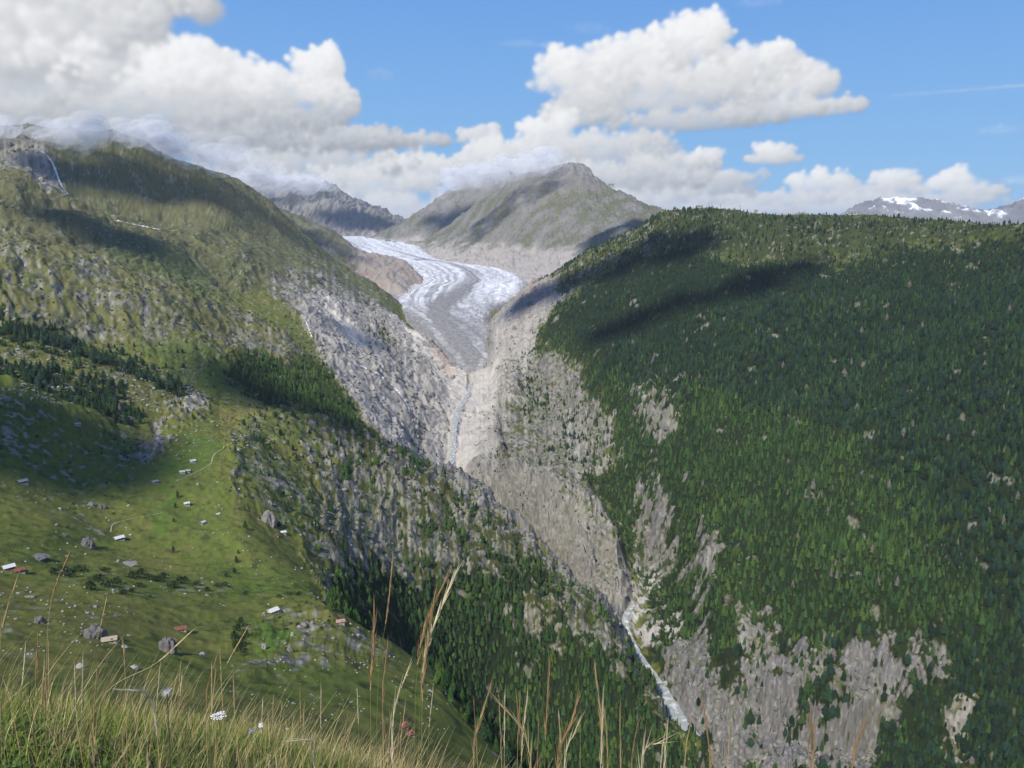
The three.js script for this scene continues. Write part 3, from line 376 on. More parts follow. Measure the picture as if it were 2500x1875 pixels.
// ---------------------------------------------------------------- mountains beyond
const farRelief = (size, ribs) => (x, z, az, r, g) => { let h = 0; for (let i = 0, l = size * 8; i < 7; i++, l *= 0.5) h += 0.075 * l * (1 - 2.1 * Math.abs(noise(x / l + i * 3.3, z / l + i * 9.1))); const s = az * r; return h * 0.8 + ribs * ridge(s / (size * 1.3), r / (size * 6), 4); };
function farPaint(greenTop, greenShare, paleFoot, scale) {
  return (x, y, z, ny) => {
    const n1 = fbm(x / (scale * 3), z / (scale * 3), 4), n2 = fbm(x / scale + 7, z / scale, 4), n3 = noise(x / (scale * 0.25), z / (scale * 0.25));
    let c = mix3([0.13, 0.125, 0.118], [0.235, 0.225, 0.205], clamp(0.5 + 0.8 * n2 + 0.4 * n3));
    const gr = smooth(-0.12, 0.12, greenShare - 0.5 + 0.55 * n1 + 0.5 * n2 + 0.3 * n3 + (ny - 0.75) * 0.5) * smooth(greenTop + 120, greenTop - 150, y + 80 * n1) * smooth(paleFoot - 40, paleFoot + 60, y + 60 * n1);
    c = mix3(c, mix3([0.085, 0.096, 0.050], [0.128, 0.124, 0.072], clamp(0.5 + n2)), gr);
    c = mix3(c, [0.36, 0.325, 0.285], smooth(paleFoot + 50, paleFoot - 50, y + 110 * n1 + 50 * n2) * 0.8);
    return c;
  };
}
const bare = { wild: 1, rib: 1, rock: 1, wood: 0, lush: 0, dry: 0, pale: 0, bush: 0, kind: 0, dark: 0, red: 0, grey: 0, olive: 0, slate: 0 };
function sheet(name, lines, relief, az0, az1, cols, rows, paint, label, category = 'mountain') {
  const l = new Land(lines, relief); l.plain = bare;
  structure(name, l.build(span(az0, az1, cols), rows, paint), painted, label, category);
  return l;
}
const behind = (pts, dr, dy) => pts.map(([x, y, r]) => [x, y + dy, r + dr]);
{ // dark ridge behind the left mountain, falling to the ice
  const crest = [[560, 470, 6300], [674, 517, 6200], [788, 557, 6000], [849, 597, 5800], [875, 618, 5750], [940, 637, 5650], [985, 648, 5600], [1018, 674, 5350], [1060, 700, 5300]];
  const foot = [[560, 600, 5100], [780, 670, 4800], [870, 700, 4600], [970, 742, 4350], [1000, 722, 4620], [1022, 696, 4980], [1060, 710, 5100]];
  const p = farPaint(400, 0.62, -330, 70), q = (x, y, z, ny, g) => { const n = fbm(x / 120, z / 120, 4), t = smooth(-0.215, -0.185, x / -z + 0.02 * n); return mix3(p(x, y, z, ny, g), mix3([0.30, 0.255, 0.215], [0.30, 0.17, 0.12], clamp(n * 1.2)), t * 0.85); };
  sheet('glacier_side_ridge', [behind(foot, -500, 60), foot, crest, behind(crest, 900, 80)], farRelief(45, 14), -21, -5, 260, [6, 70, 14], q, 'green and brown ridge sloping down to the glacier behind the left mountain', 'ridge');
}
{ // mountain right of the ice
  const foot = [[930, 596, 9000], [1008, 600, 8500], [1056, 634, 6950], [1120, 648, 6400], [1170, 654, 6150], [1240, 674, 5650], [1275, 695, 5200], [1320, 725, 4700], [1400, 720, 4600], [1550, 640, 4500], [1750, 620, 4400]];
  const waist = [[930, 594, 9100], [1008, 596, 8600], [1060, 612, 7700], [1130, 608, 7350], [1200, 612, 7000], [1290, 622, 6500], [1380, 625, 6100], [1450, 610, 5900], [1550, 580, 5700], [1750, 590, 5500]];
  const crest = [[930, 596, 9300], [1000, 600, 8800], [1060, 578, 8500], [1130, 528, 8200], [1200, 480, 7950], [1250, 446, 7800], [1290, 428, 7700], [1340, 416, 7600], [1400, 406, 7500], [1432, 416, 7450], [1455, 440, 7400], [1490, 460, 7300], [1540, 488, 7150], [1620, 522, 6900], [1700, 560, 6700], [1750, 580, 6600]];
  const mid = [[930, 595, 9200], [1000, 598, 8700], [1060, 594, 8150], [1130, 565, 7800], [1200, 540, 7450], [1290, 520, 7050], [1400, 505, 6800], [1480, 525, 6600], [1550, 535, 6450], [1700, 575, 6200], [1750, 585, 6100]];
  sheet('central_mountain', [behind(foot, -450, 40), foot, waist, mid, crest, behind(crest, 1200, 70)], farRelief(42, 18), -10.5, 16, 480, [6, 70, 80, 90, 14], farPaint(420, 0.50, -170, 60), 'bare grey peak with green lower slopes above the right bank of the glacier');
  const c2 = [[840, 610, 9700], [900, 592, 9700], [950, 568, 9700], [1000, 540, 9700], [1060, 500, 9700], [1130, 457, 9700], [1200, 430, 9700], [1300, 430, 9700], [1420, 520, 9600]];
  const f2 = [[840, 612, 9200], [900, 604, 9000], [1000, 606, 8900], [1100, 600, 8700], [1420, 600, 8500]];
  sheet('glacier_shoulder', [behind(f2, -300, 12), f2, c2, behind(c2, 1200, 60)], farRelief(70, 30), -13, 6, 260, [4, 80, 12], farPaint(420, 0.42, -130, 100), 'blue grey mountain shoulder running into cloud left of the bare peak', 'ridge');
}
{ // far mountain closing the valley
  const crest = [[300, 430, 12500], [450, 440, 12500], [560, 446, 12500], [640, 452, 12400], [690, 470, 12300], [740, 468, 12200], [800, 460, 12000], [835, 482, 12000], [870, 504, 12000], [930, 520, 12000], [985, 546, 12000], [1050, 575, 12000]];
  const foot = [[300, 600, 10400], [840, 590, 10300], [1050, 596, 10300]];
  sheet('far_mountain', [behind(foot, -300, 10), foot, [[300, 540, 11200], [560, 540, 11200], [740, 530, 11100], [800, 522, 11050], [870, 535, 11000], [950, 560, 11000], [1050, 585, 11000]], crest, behind(crest, 1500, 50)], farRelief(90, 75), -27, -5, 380, [4, 50, 60, 12], farPaint(250, 0.30, -100, 140), 'hazy grey mountain closing the valley beyond the glacier');
}
{ // snowy range on the right
  const crest = [[1700, 545, 21000], [1780, 538, 21000], [1850, 525, 21000], [1930, 530, 21000], [2050, 530, 21000], [2090, 512, 21000], [2120, 500, 21000], [2160, 492, 21000], [2200, 495, 21000], [2245, 490, 21000], [2290, 498, 21000], [2340, 508, 21000], [2400, 519, 21000], [2450, 516, 21000], [2480, 502, 21000], [2520, 488, 21000], [2700, 480, 21000], [2900, 500, 21000]];
  const foot = behind(crest, -2500, 60);
  const p = (x, y, z, ny) => { const n = fbm(x / 500, z / 500, 5), rock = mix3([0.13, 0.125, 0.12], [0.24, 0.225, 0.21], clamp(0.5 + n)); return mix3(rock, [0.8, 0.82, 0.85], smooth(-0.05, 0.1, (y - 380) / 1300 + 0.9 * n + (ny - 0.80) * 1.0 - 0.30)); };
  for (const l of [crest, foot]) l.forEach((q) => { q[1] += 8; });
  sheet('snowy_range', [behind(foot, -500, 40), foot, crest, behind(crest, 2000, 60)], farRelief(170, 110), 11, 42, 420, [3, 60, 10], p, 'distant snow streaked mountain range beyond the wooded ridge');
}
console.log('mountains done');

// ---------------------------------------------------------------- glacier
{
  const left = [[822, 580, 9900], [849, 600, 8500], [875, 618, 7400], [938, 636, 6700], [985, 648, 6250], [1018, 672, 5500], [1018, 692, 5000], [992, 706, 4750], [966, 732, 4350], [964, 752, 4050], [996, 780, 3760], [1036, 810, 3500], [1064, 842, 3270], [1092, 872, 3070], [1108, 898, 2930], [1125, 912, 2830]];
  const right = [[905, 580, 9900], [1015, 598, 8500], [1040, 616, 7400], [1085, 636, 6700], [1172, 648, 6250], [1266, 672, 5500], [1277, 692, 5000], [1272, 706, 4750], [1255, 730, 4350], [1212, 752, 4050], [1186, 778, 3760], [1205, 806, 3500], [1226, 836, 3270], [1222, 866, 3070], [1196, 893, 2930], [1170, 908, 2830]];
  const dark = [0.80, 0.47, 0.54, 0.64, 0.60, 0.54, 0.51, 0.51, 0.49, 0.47, 0.38, 0.34, 0.34, 0.4, 0.5, 0.5];   // where the medial moraine runs across the ice
  const n = left.length, ks = left.map((_, i) => i), L = left.map((p) => place(...p)), R = right.map((p) => place(...p));
  const f = ['x', 'y', 'z'].map((a) => [curve(ks, L.map((v) => v[a])), curve(ks, R.map((v) => v[a]))]), fd = curve(ks, dark);
  const rows = 380, cols = 230, P = new Float32Array((rows + 1) * (cols + 1) * 3), C = new Float32Array(P.length), idx = [];
  for (let j = 0; j <= rows; j++) for (let i = 0; i <= cols; i++) {
    const k = j / rows * (n - 1), t = -0.06 + 1.12 * i / cols, o = (j * (cols + 1) + i) * 3, tt = clamp(t);
    const x = mix(f[0][0](k), f[0][1](k), t), z = mix(f[2][0](k), f[2][1](k), t), flow = k * 1.0, w = fbm(x / 160, z / 160, 3);
    const foot = smooth(6.8, 11.4, k + 2.2 * w), wide = Math.hypot(f[0][1](k) - f[0][0](k), f[2][1](k) - f[2][0](k));
    const band = t * wide / 28 + 2.2 * w, wave = ridge(x / 55 + w, z / 55, 4), crev = ridge(x / 22 + 5, z / 34, 3), torn = smooth(0.55, 0.95, t) * smooth(3, 5, k) + smooth(0.3, 0.0, t) * 0.7;
    let y = mix(f[1][0](k), f[1][1](k), tt) + (t < 0 || t > 1 ? -260 * Math.abs(t - tt) : 0) + 14 * Math.sin(Math.PI * tt) + 4.2 * wave + (3.5 + 8 * torn) * crev * (1 - 0.4 * foot) + 1.6 * noise(band, flow * 0.7) - 70 * smooth(n - 1.7, n - 1, k) ** 2;
    P[o] = x; P[o + 1] = y; P[o + 2] = z;
    const d = (t - fd(k) + 0.03 * w), core = smooth(0.05 + 0.013 * k, 0.01 + 0.004 * k, Math.abs(d)) * smooth(0.5, 3, k);
    let c = mix3([0.36, 0.365, 0.365], [0.72, 0.72, 0.71], clamp(0.5 + 0.7 * noise(band, flow * 0.5) + 0.6 * fbm(x / 38 + 90, z / 38 - 17, 3)));
    const stripes = smooth(-0.05, 0.45, noise(t * wide / 26 + 0.6 * w, flow * 0.22 + 40)) * smooth(0.78, 0.5, t) * 1.5 + smooth(0.15, 0.5, noise(t * wide / 60 + w, 3.3)) * 0.3;
    let dirt = clamp(core * mix(0.62, 1, smooth(4, 9, k)) + stripes * 0.4 * smooth(2, 6, k) + 0.55 * smooth(0.1, 0.0, t) + 0.5 * smooth(0.93, 1.0, t) + foot * (0.75 + 0.5 * fbm(x / 40, z / 40, 3)));
    dirt = Math.max(dirt, 0.75 * smooth(0.045, 0.0, Math.abs(t - 0.10 + 0.02 * w)) * smooth(6.5, 2, k));
    c = mix3(c, mix3([0.135, 0.128, 0.118], [0.225, 0.212, 0.192], clamp(0.5 + fbm(x / 18, z / 18, 2))), dirt * 0.93);
    C[o] = c[0]; C[o + 1] = c[1]; C[o + 2] = c[2];
    if (i < cols && j < rows) { const a = j * (cols + 1) + i, b = a + cols + 1; idx.push(a, b, a + 1, a + 1, b, b + 1); }
  }
  const g = new THREE.BufferGeometry(); g.setAttribute('position', new THREE.BufferAttribute(P, 3)); g.setAttribute('color', new THREE.BufferAttribute(C, 3)); g.setIndex(idx); g.computeVertexNormals();
  structure('glacier', g, new THREE.MeshPhysicalMaterial({ vertexColors: true, roughness: 0.8, specularIntensity: 0.4 }), 'white glacier tongue with dark bands of rubble curving down the valley', 'glacier');
}
// ---------------------------------------------------------------- river
const milky = new THREE.MeshPhysicalMaterial({ vertexColors: true, roughness: 0.9, specularIntensity: 0.2 });
courses.forEach((c, k) => {
  const P = [], C = [], idx = [], m = 10;
  c.forEach((q, i) => {
    const a = c[Math.max(0, i - 1)].p, b = c[Math.min(c.length - 1, i + 1)].p, t = b.clone().sub(a).setY(0).normalize(), s = new THREE.Vector3(-t.z, 0, t.x);
    for (let j = 0; j <= m; j++) { const e = (j / m * 2 - 1) * q.w * (1 + (k ? 0.15 : 0.6) * noise(i * 0.21 + (j > 3 ? 9 : 0), k * 5)), p = q.p.clone().addScaledVector(s, e); P.push(p.x, p.y + 0.12 * noise(p.x / 5, p.z / 5), p.z); { const f = smooth(0.0, 0.45, fbm(p.x / 9, p.z / 9, 3) + 0.25 * noise(i * 0.4, 3)), v = mix3([0.27, 0.285, 0.26], [0.52, 0.53, 0.50], f); C.push(...v); } if (i && j) { const u = i * (m + 1) + j; idx.push(u - m - 2, u - 1, u - m - 1, u - m - 1, u - 1, u); } }
  });
  const g = new THREE.BufferGeometry(); g.setAttribute('position', new THREE.Float32BufferAttribute(P, 3)); g.setAttribute('color', new THREE.Float32BufferAttribute(C, 3)); g.setIndex(idx); g.computeVertexNormals();
  structure('river', g, milky, k ? 'milky grey river in the narrow gorge below the cliffs' : 'pale meltwater stream running down from the glacier snout', 'river');
});

// ---------------------------------------------------------------- trees
function crownGeometry(kind, seed) {                             // tiers of drooping, ragged boughs round a stem; unit height
  seedState = seed; const P = [], C = [], tiers = kind === 'pine' || kind === 'broadleaf' ? 6 : 8, sides = 11;
  for (let i = 0; i < tiers; i++) {
    const f = i / (tiers - 1), y0 = kind === 'pine' ? 0.20 + 0.62 * f : 0.10 + 0.72 * f, top = y0 + (kind === 'pine' ? 0.24 : 0.22) * (1 - 0.35 * f);
    const R = kind === 'broadleaf' ? 0.27 * Math.sin(Math.PI * (0.22 + 0.68 * f)) + 0.02 : kind === 'pine' ? 0.21 * Math.sin(Math.PI * (0.30 + 0.58 * f)) + 0.03 : kind === 'larch' ? 0.19 * Math.pow(1 - f, 0.75) + 0.02 : 0.175 * Math.pow(1 - f, 0.72) + 0.016;
    const turn = rnd() * 6.28, ox = rr(-1, 1) * 0.012, oz = rr(-1, 1) * 0.012, ring = [];
    for (let k = 0; k < sides * 2; k++) { const a = turn + k / (sides * 2) * 6.283, q = (k % 2 ? 0.66 : 1) * rr(0.75, 1.2) * R; ring.push([ox + q * Math.cos(a), y0 - (k % 2 ? -0.03 : 0.035) * rr(0.4, 1.6), oz + q * Math.sin(a)]); }
    const tone = kind === 'larch' ? [1.0, 1.0, 1.0] : [1, 1, 1], v = rr(0.85, 1.15);
    for (let k = 0; k < ring.length; k++) { const a = ring[k], b = ring[(k + 1) % ring.length]; P.push(ox, top, oz, ...b, ...a); for (let m = 0; m < 3; m++) C.push(tone[0] * v, tone[1] * v, tone[2] * v); }
  }
  const g = new THREE.BufferGeometry(); g.setAttribute('position', new THREE.Float32BufferAttribute(P, 3)); g.setAttribute('color', new THREE.Float32BufferAttribute(C, 3)); g.computeVertexNormals(); return g;
}
function trunkGeometry() { const g = new THREE.CylinderGeometry(0.006, 0.018, 0.9, 5, 1).translate(0, 0.40, 0).toNonIndexed(); return g; }
const kinds = ['spruce', 'pine', 'larch', 'broadleaf'], crowns = kinds.map((k, i) => [crownGeometry(k, 77 + i), crownGeometry(k, 177 + i), crownGeometry(k, 277 + i)]), trunk = trunkGeometry();
const bark = mat(0.09, 0.065, 0.045, 0.95);
const withTrunk = crowns.map((v) => v.map((c) => { const t = trunk.clone(); t.deleteAttribute('uv'); const n = t.attributes.position.count; t.setAttribute('color', new THREE.Float32BufferAttribute(Array.from({ length: n * 3 }, (_, i) => [2.2, 1.2, 1.2][i % 3]), 3)); return mergeGeometries([c, t]); }));
const treeTints = [[0.032, 0.068, 0.022], [0.027, 0.053, 0.029], [0.052, 0.094, 0.022], [0.056, 0.098, 0.020]];
seedState = 4242;
const trees = [];
for (let r = 380, step; r < 3400; r += step) {
  step = r < 1000 ? 6.4 : 6.4;
  const da = step / r;
  for (let a = -0.70; a < 0.70; a += da) for (let more = land.steep(land.profile(a), r) * 0.9 + 0.6; more > 0; more--) {
    if (more < 1 && rnd() > more) continue;
    const az = a + rr(-0.45, 0.45) * da, rad = r + rr(-0.45, 0.45) * step, x = rad * Math.sin(az), z = -rad * Math.cos(az);
    const g = land.ground(az, rad, x, z); if (g.wood <= 0) continue;
    const n1 = fbm(x / 90, z / 90, 4), n2 = fbm(x / 22 + 40, z / 22, 3), gap = clearing(x, z);
    let p = g.wood;
    if (g.wood > 0.5 && gap < -0.38) p *= 0.12; if (g.wood > 0.5) p *= 0.90 + 0.5 * noise(x / 17 + 5, z / 17) + 0.35 * noise(x / 62, z / 62 + 40);
    if (g.wood <= 0.5) p *= 0.6 + 1.6 * Math.max(0, fbm(x / 40 + 70, z / 40, 3));
    if (g.rib > 0.9) p -= 0.75 * ridge((az * 1500 + 18 * noise(x * 0.012, z * 0.012)) / 75, rad * 0.30 / 110, 3);
    if (g.rock > 0.1 && rockLevel(x, z, g, 0.3, n1, n2, 0) > 0.03) p *= g.wood > 0.6 ? 0.28 : 0.6;
    if (rnd() > p) continue;
    const q = rad < 3000 && nearRiver(x, z); if (q && q.d < q.w * 1.3) continue;
    let kind = g.kind === 1 ? (rnd() < 0.72 ? 0 : 2) : g.kind === 2 ? (rnd() < 0.3 ? 0 : 2) : (rnd() < 0.45 ? 0 : rnd() < 0.72 ? 1 : 2);
    if (rnd() < (g.kind ? 0.09 : 0.03) && rad < 2200) kind = 3;
    const bright = clamp((g.kind ? 0.62 : 0.12) + 0.6 * fbm(x / 150 + 12, z / 150 - 5, 3)), high = rad > 2300 ? 0.72 : 1;
    const tall = mix(6, 22, Math.pow(rnd(), 0.8)) * high * (g.wood < 0.3 ? 0.62 : 1) * (rad < 900 ? 0.8 : 1) * (kind === 3 ? 0.55 : 1) * (1 + 0.35 * noise(x / 75 + 60, z / 75));
    trees.push({ az, rad, x, z, kind, tall, bright, g });
  }
}
console.log('trees', trees.length);
const landY = (az, r) => land.height(land.profile(az), r);
for (const t of trees) t.y = landY(t.az, t.rad) - 0.4;
function visible(t) { const s = (t.y + t.tall * 0.6) / t.rad; if (Math.abs(t.az) > 0.60) return false; const p = land.profile(t.az); for (let r = 330; r < t.rad * 0.985; r *= 1.012) if (land.height(p, r) / r > s) return false; return true; }
trees.sort((a, b) => b.tall / b.rad - a.tall / a.rad);
const singles = []; for (const t of trees) { if (singles.length === 300) break; if (visible(t)) { singles.push(t); t.single = true; } }
const tint = (t, c = new THREE.Color()) => { const b = treeTints[t.kind], v = rr(0.5, 1.35) * mix(0.72, 1.25, t.bright); if (t.kind < 2 && rnd() < 0.012) return c.setRGB(0.14, 0.125, 0.105); return c.setRGB(b[0] * v * mix(0.95, 1.12, t.bright), b[1] * v, b[2] * v * mix(1.12, 0.85, t.bright)); };
const foliage = new THREE.MeshPhysicalMaterial({ vertexColors: true, roughness: 0.9, specularIntensity: 0.15, side: THREE.DoubleSide });
{
  const m4 = new THREE.Matrix4(), q = new THREE.Quaternion(), up = new THREE.Vector3(0, 1, 0), col = new THREE.Color();
  kinds.forEach((k, ki) => [0, 1, 2].forEach((v) => {
    const list = trees.filter((t, i) => !t.single && t.kind === ki && i % 3 === v), im = new THREE.InstancedMesh(withTrunk[ki][v], foliage, list.length);
    list.forEach((t, i) => { q.setFromAxisAngle(up, rnd() * 6.28); const w = t.tall * rr(0.8, 1.45) * (t.g.wood < 0.3 ? 1.2 : 1); m4.compose(new THREE.Vector3(t.x, t.y, t.z), q, new THREE.Vector3(w, t.tall, w)); im.setMatrixAt(i, m4); im.setColorAt(i, tint(t, col)); });
    im.name = numbered('conifer_forest'); tag(im, ['dark spruce', 'stone pine', 'light green larch', 'round crowned broadleaf'][ki] + ' trees covering the slopes as one wood', 'forest', null, 'stuff'); add(im);
  }));
  const tones = treeTints.map(([r, g, b]) => [0.8, 1, 1.25].map((v) => mat(r * v, g * v, b * v * 0.9, 0.9, { side: THREE.DoubleSide, vertexColors: true })));
  const where = (t) => t.g.wood < 0.3 ? (t.x < -330 ? 'small conifer standing alone on the rocky pasture left of the gorge' : t.x < 0 ? 'small conifer on the rocky rim beside the green alp' : 'small conifer on the bare rock of the gorge') : t.x < 60 && t.rad < 1500 ? 'conifer in the wood falling away below the alp terrace' : t.x < 330 ? 'conifer on the lowest part of the wooded spur' : 'conifer at the foot of the wooded slope on the right';
  for (const t of singles) {
    const o = new THREE.Group(); o.name = numbered(kinds[t.kind] + '_tree'); o.position.set(t.x, t.y, t.z); o.rotation.y = rnd() * 6.28; const w = t.tall * rr(0.95, 1.35); o.scale.set(w, t.tall, w);
    mesh('trunk', trunk, bark, o); mesh('crown', crowns[t.kind][Math.floor(rnd() * 3)], tones[t.kind][Math.floor(rnd() * 3)], o);
    const l = where(t); tag(o, t.kind === 3 ? l.replace('conifer', 'round light green broadleaf tree') : ['dark green spruce-like ', 'rounded blue green ', 'light green '][t.kind] + l, 'tree', l.replace('conifer', 'conifers')); add(o);
  }
}
console.log('singles', singles.length, singles.at(-1)?.rad);

// ---------------------------------------------------------------- the grassy brow in front of the viewer
function brow(x, z) { const u = -z, r2 = x * x + u * u, r = Math.sqrt(r2), roll = r < 9 ? 0.05 * r2 : 0.05 * 81 + 0.9 * (r - 9); return -1.60 - 0.45 * x - 0.29 * u - roll + 0.04 * noise(x * 0.9, z * 0.9) + 0.025 * noise(x * 2.6, z * 2.6) + 0.08 * noise(x * 0.35 + 4, z * 0.35); }
{
  const nx = 150, nz = 170, P = [], C = [], idx = [];
  for (let j = 0; j <= nz; j++) for (let i = 0; i <= nx; i++) { const v = j / nz, z = 3 - 46 * v * v - 2 * v, x = (i / nx * 2 - 1), xx = x * (7 + 30 * v * v) ; P.push(xx, brow(xx, z), z); const n = fbm(xx * 1.4, z * 1.4, 3), c = mix3([0.070, 0.075, 0.022], [0.13, 0.105, 0.045], clamp(0.5 + 0.9 * n)); C.push(...c); if (i < nx && j < nz) { const a = j * (nx + 1) + i, b = a + nx + 1; idx.push(a, a + 1, b, b, a + 1, b + 1); } }
  const g = new THREE.BufferGeometry(); g.setAttribute('position', new THREE.Float32BufferAttribute(P, 3)); g.setAttribute('color', new THREE.Float32BufferAttribute(C, 3)); g.setIndex(idx); g.computeVertexNormals();
  structure('grassy_brow', g, painted, 'steep grassy brow of the hill in the foreground', 'hillside');
}
function bladeGeometry(width, bend, seg = 4) { const P = [], idx = []; for (let i = 0; i <= seg; i++) { const t = i / seg, w = width * (1 - t * 0.92) / 2, x = bend * t * t, y = t * (1 - 0.25 * bend * t); P.push(x - 0, y, -w, x, y, w); if (i) { const a = i * 2; idx.push(a - 2, a - 1, a, a, a - 1, a + 1); } } const g = new THREE.BufferGeometry(); g.setAttribute('position', new THREE.Float32BufferAttribute(P, 3)); g.setIndex(idx); g.computeVertexNormals(); return g; }
const bladeMat = new THREE.MeshPhysicalMaterial({ color: 0xffffff, roughness: 0.7, specularIntensity: 0.5, side: THREE.DoubleSide });
function scatter(name, geometry, count, label, category, put) {
  const im = new THREE.InstancedMesh(geometry, bladeMat, count), m4 = new THREE.Matrix4(), q = new THREE.Quaternion(), e = new THREE.Euler(), c = new THREE.Color(), s = new THREE.Vector3(), p = new THREE.Vector3(); let n = 0, tries = 0;
  while (n < count && tries++ < count * 6) { const az = rr(-0.72, 0.68), r = Math.sqrt(rr(0.8, 52)), x = r * Math.sin(az), z = -r * Math.cos(az); const o = put(x, z, r, az); if (!o) continue; p.set(x, brow(x, z) - 0.01, z); e.set(o.tip ?? 0, o.turn, o.lean ?? 0, 'YXZ'); q.setFromEuler(e); s.set(o.wide * o.tall, o.tall, o.wide * o.tall); m4.compose(p, q, s); im.setMatrixAt(n, m4); im.setColorAt(n++, c.setRGB(...o.color)); }
  im.count = n; im.name = numbered(name); tag(im, label, category, null, 'stuff'); add(im);
}
seedState = 991;
const green = (x, z) => clamp(0.62 - 0.18 * x - 0.07 * Math.hypot(x, z) + 0.9 * fbm(x * 0.8 + 9, z * 0.8, 3));
scatter('meadow_grass', bladeGeometry(0.022, 0.35), 52000, 'short green and brown grass covering the brow', 'grass', (x, z, r) => { const g = green(x, z); if (rnd() < 0.25 && g < 0.3) return null; const t = rnd() < g * 1.0 + 0.12; return { turn: rnd() * 6.28, lean: rr(-0.5, 0.35), tall: rr(0.08, 0.24) * (t ? 1 : 1.2), wide: rr(0.8, 1.4), color: t ? mix3([0.08, 0.135, 0.018], [0.20, 0.24, 0.035], rnd()) : mix3([0.20, 0.155, 0.06], [0.46, 0.37, 0.18], rnd()) }; });
scatter('straw_grass', bladeGeometry(0.0105, 0.30, 6), 4600, 'tall dry straw coloured grass stems on the brow', 'grass', (x, z, r) => { const d = fbm(x * 1.1 - 4, z * 1.1 + 11, 3); if (rnd() > 0.30 + 0.9 * d - 0.06 * x) return null; return { turn: rr(-0.9, 0.9), tip: rr(-0.14, 0.14), lean: rr(-0.30, 0.06), tall: rr(0.20, 0.58), wide: rr(0.7, 1.3), color: mix3([0.26, 0.19, 0.08], [0.56, 0.46, 0.25], rnd()) }; });
{ // low leafy plants
  const leaf = []; for (let i = 0; i < 16; i++) { const g = bladeGeometry(0.42, 0.5, 3).scale(0.45, 0.45, 0.45).rotateZ(rr(-1.1, -0.2)).rotateY(i * 2.4).translate(0, 0.1 + 0.5 * (i / 16), 0); leaf.push(g); }
  scatter('leafy_undergrowth', mergeGeometries(leaf), 5200, 'low leafy green plants among the grass', 'plants', (x, z) => { if (rnd() > green(x, z) * 1.15 - 0.12) return null; return { turn: rnd() * 6.28, tall: rr(0.05, 0.13), wide: rr(0.8, 1.3), color: mix3([0.06, 0.115, 0.018], [0.16, 0.22, 0.035], rnd()) }; });
}
// ---------------------------------------------------------------- chalets on the alp
const facing = (p) => Math.atan2(-p.x, -p.z);
function gable(w, d, rise, over, thick) {                        // a pitched roof as two slabs, ridge along x
  const parts = []; for (const s of [-1, 1]) { const run = d / 2 + over, len = Math.hypot(run, rise * run / (d / 2)), a = Math.atan2(rise, d / 2); const g = new THREE.BoxGeometry(w + 2 * over, thick, len); g.translate(0, 0, s * len / 2); g.rotateX(s * a); parts.push(g.translate(0, rise + thick / 2, 0)); } return mergeGeometries(parts);
}
function walls(w, d, h, rise, deep) { const s = new THREE.Shape([new THREE.Vector2(-d / 2, -deep), new THREE.Vector2(d / 2, -deep), new THREE.Vector2(d / 2, h), new THREE.Vector2(0, h + rise), new THREE.Vector2(-d / 2, h)]); return new THREE.ExtrudeGeometry(s, { depth: w, bevelEnabled: false }).translate(0, 0, -w / 2).rotateY(Math.PI / 2); }
const slate = mat(0.36, 0.36, 0.36, 0.8), tin = mat(0.48, 0.48, 0.48, 0.7), darkSlate = mat(0.22, 0.23, 0.25, 0.8), redRoof = mat(0.19, 0.075, 0.06, 0.85), rustRoof = mat(0.17, 0.075, 0.055, 0.85), pinkRoof = mat(0.34, 0.22, 0.18, 0.85), tanRoof = mat(0.30, 0.27, 0.20, 0.85), timber = mat(0.13, 0.070, 0.042, 0.85), plaster = mat(0.52, 0.50, 0.46, 0.9), stone = mat(0.36, 0.34, 0.31, 0.95), glass = mat(0.03, 0.035, 0.04, 0.15), frame = mat(0.6, 0.58, 0.52, 0.7), redWood = mat(0.16, 0.075, 0.05, 0.85);
function chalet(px, py, w, d, h, roof, wall, turn, label, name = 'chalet', category = 'house') {
  const p = land.hit(px, py, 300); if (!p) { console.log('no ground for', label); return; }
  const o = new THREE.Group(); o.name = numbered(name); o.position.copy(p); o.position.y -= 0.3; o.rotation.y = facing(p) + turn;
  w *= 0.74; d *= 0.74; h *= 0.8; const rise = d * 0.24, body = mesh('wall', walls(w, d, h, rise, 4), wall, o);
  const base = mesh('stone_base', new THREE.BoxGeometry(w + 0.3, 4.6, d + 0.3).translate(0, -1.3, 0), stone, o);
  mesh('roof', gable(w, d, rise, 0.7, 0.28).translate(0, h, 0), roof, o);
  const door = mesh('door', new THREE.BoxGeometry(1.1, 2, 0.12).translate(w * 0.22, 2.0, d / 2 + 0.17), timber, o); mesh('handle', new THREE.SphereGeometry(0.06, 6, 4).translate(w * 0.22 + 0.4, 2.0, d / 2 + 0.26), frame, door);
  for (const x of [-w * 0.32, -w * 0.08]) { const win = mesh('window', new THREE.BoxGeometry(1.0, 1.0, 0.1).translate(x, h * 0.66, d / 2 + 0.05), frame, o); mesh('pane', new THREE.BoxGeometry(0.8, 0.8, 0.06).translate(x, h * 0.66, d / 2 + 0.09), glass, win); }
  if (w > 9) mesh('chimney', new THREE.BoxGeometry(0.8, 1.8, 0.8).translate(-w * 0.25, h + rise * 0.9, -d * 0.12), stone, o);
  tag(o, label, category, 'houses and barns of the alp'); add(o); return o;
}
chalet(471, 1129, 8, 7, 3.4, tin, plaster, 0.25, 'pale roofed hut highest on the bright green strip, beside the footpath');
chalet(446, 1155, 8, 6, 3.0, tin, stone, -0.3, 'pale stone hut, left half of the pair below the highest hut');
chalet(460, 1153, 6, 6, 3.0, slate, timber, -0.3, 'small brown hut, right half of the pair below the highest hut');
chalet(378, 1180, 9, 7, 3.2, darkSlate, timber, 0.4, 'dark slate roofed hut in the cloud shade left of the green strip');
chalet(456, 1233, 7, 6, 3.2, tin, redWood, 0.2, 'small pale roofed hut right of the bushy ditch, middle of the strip');
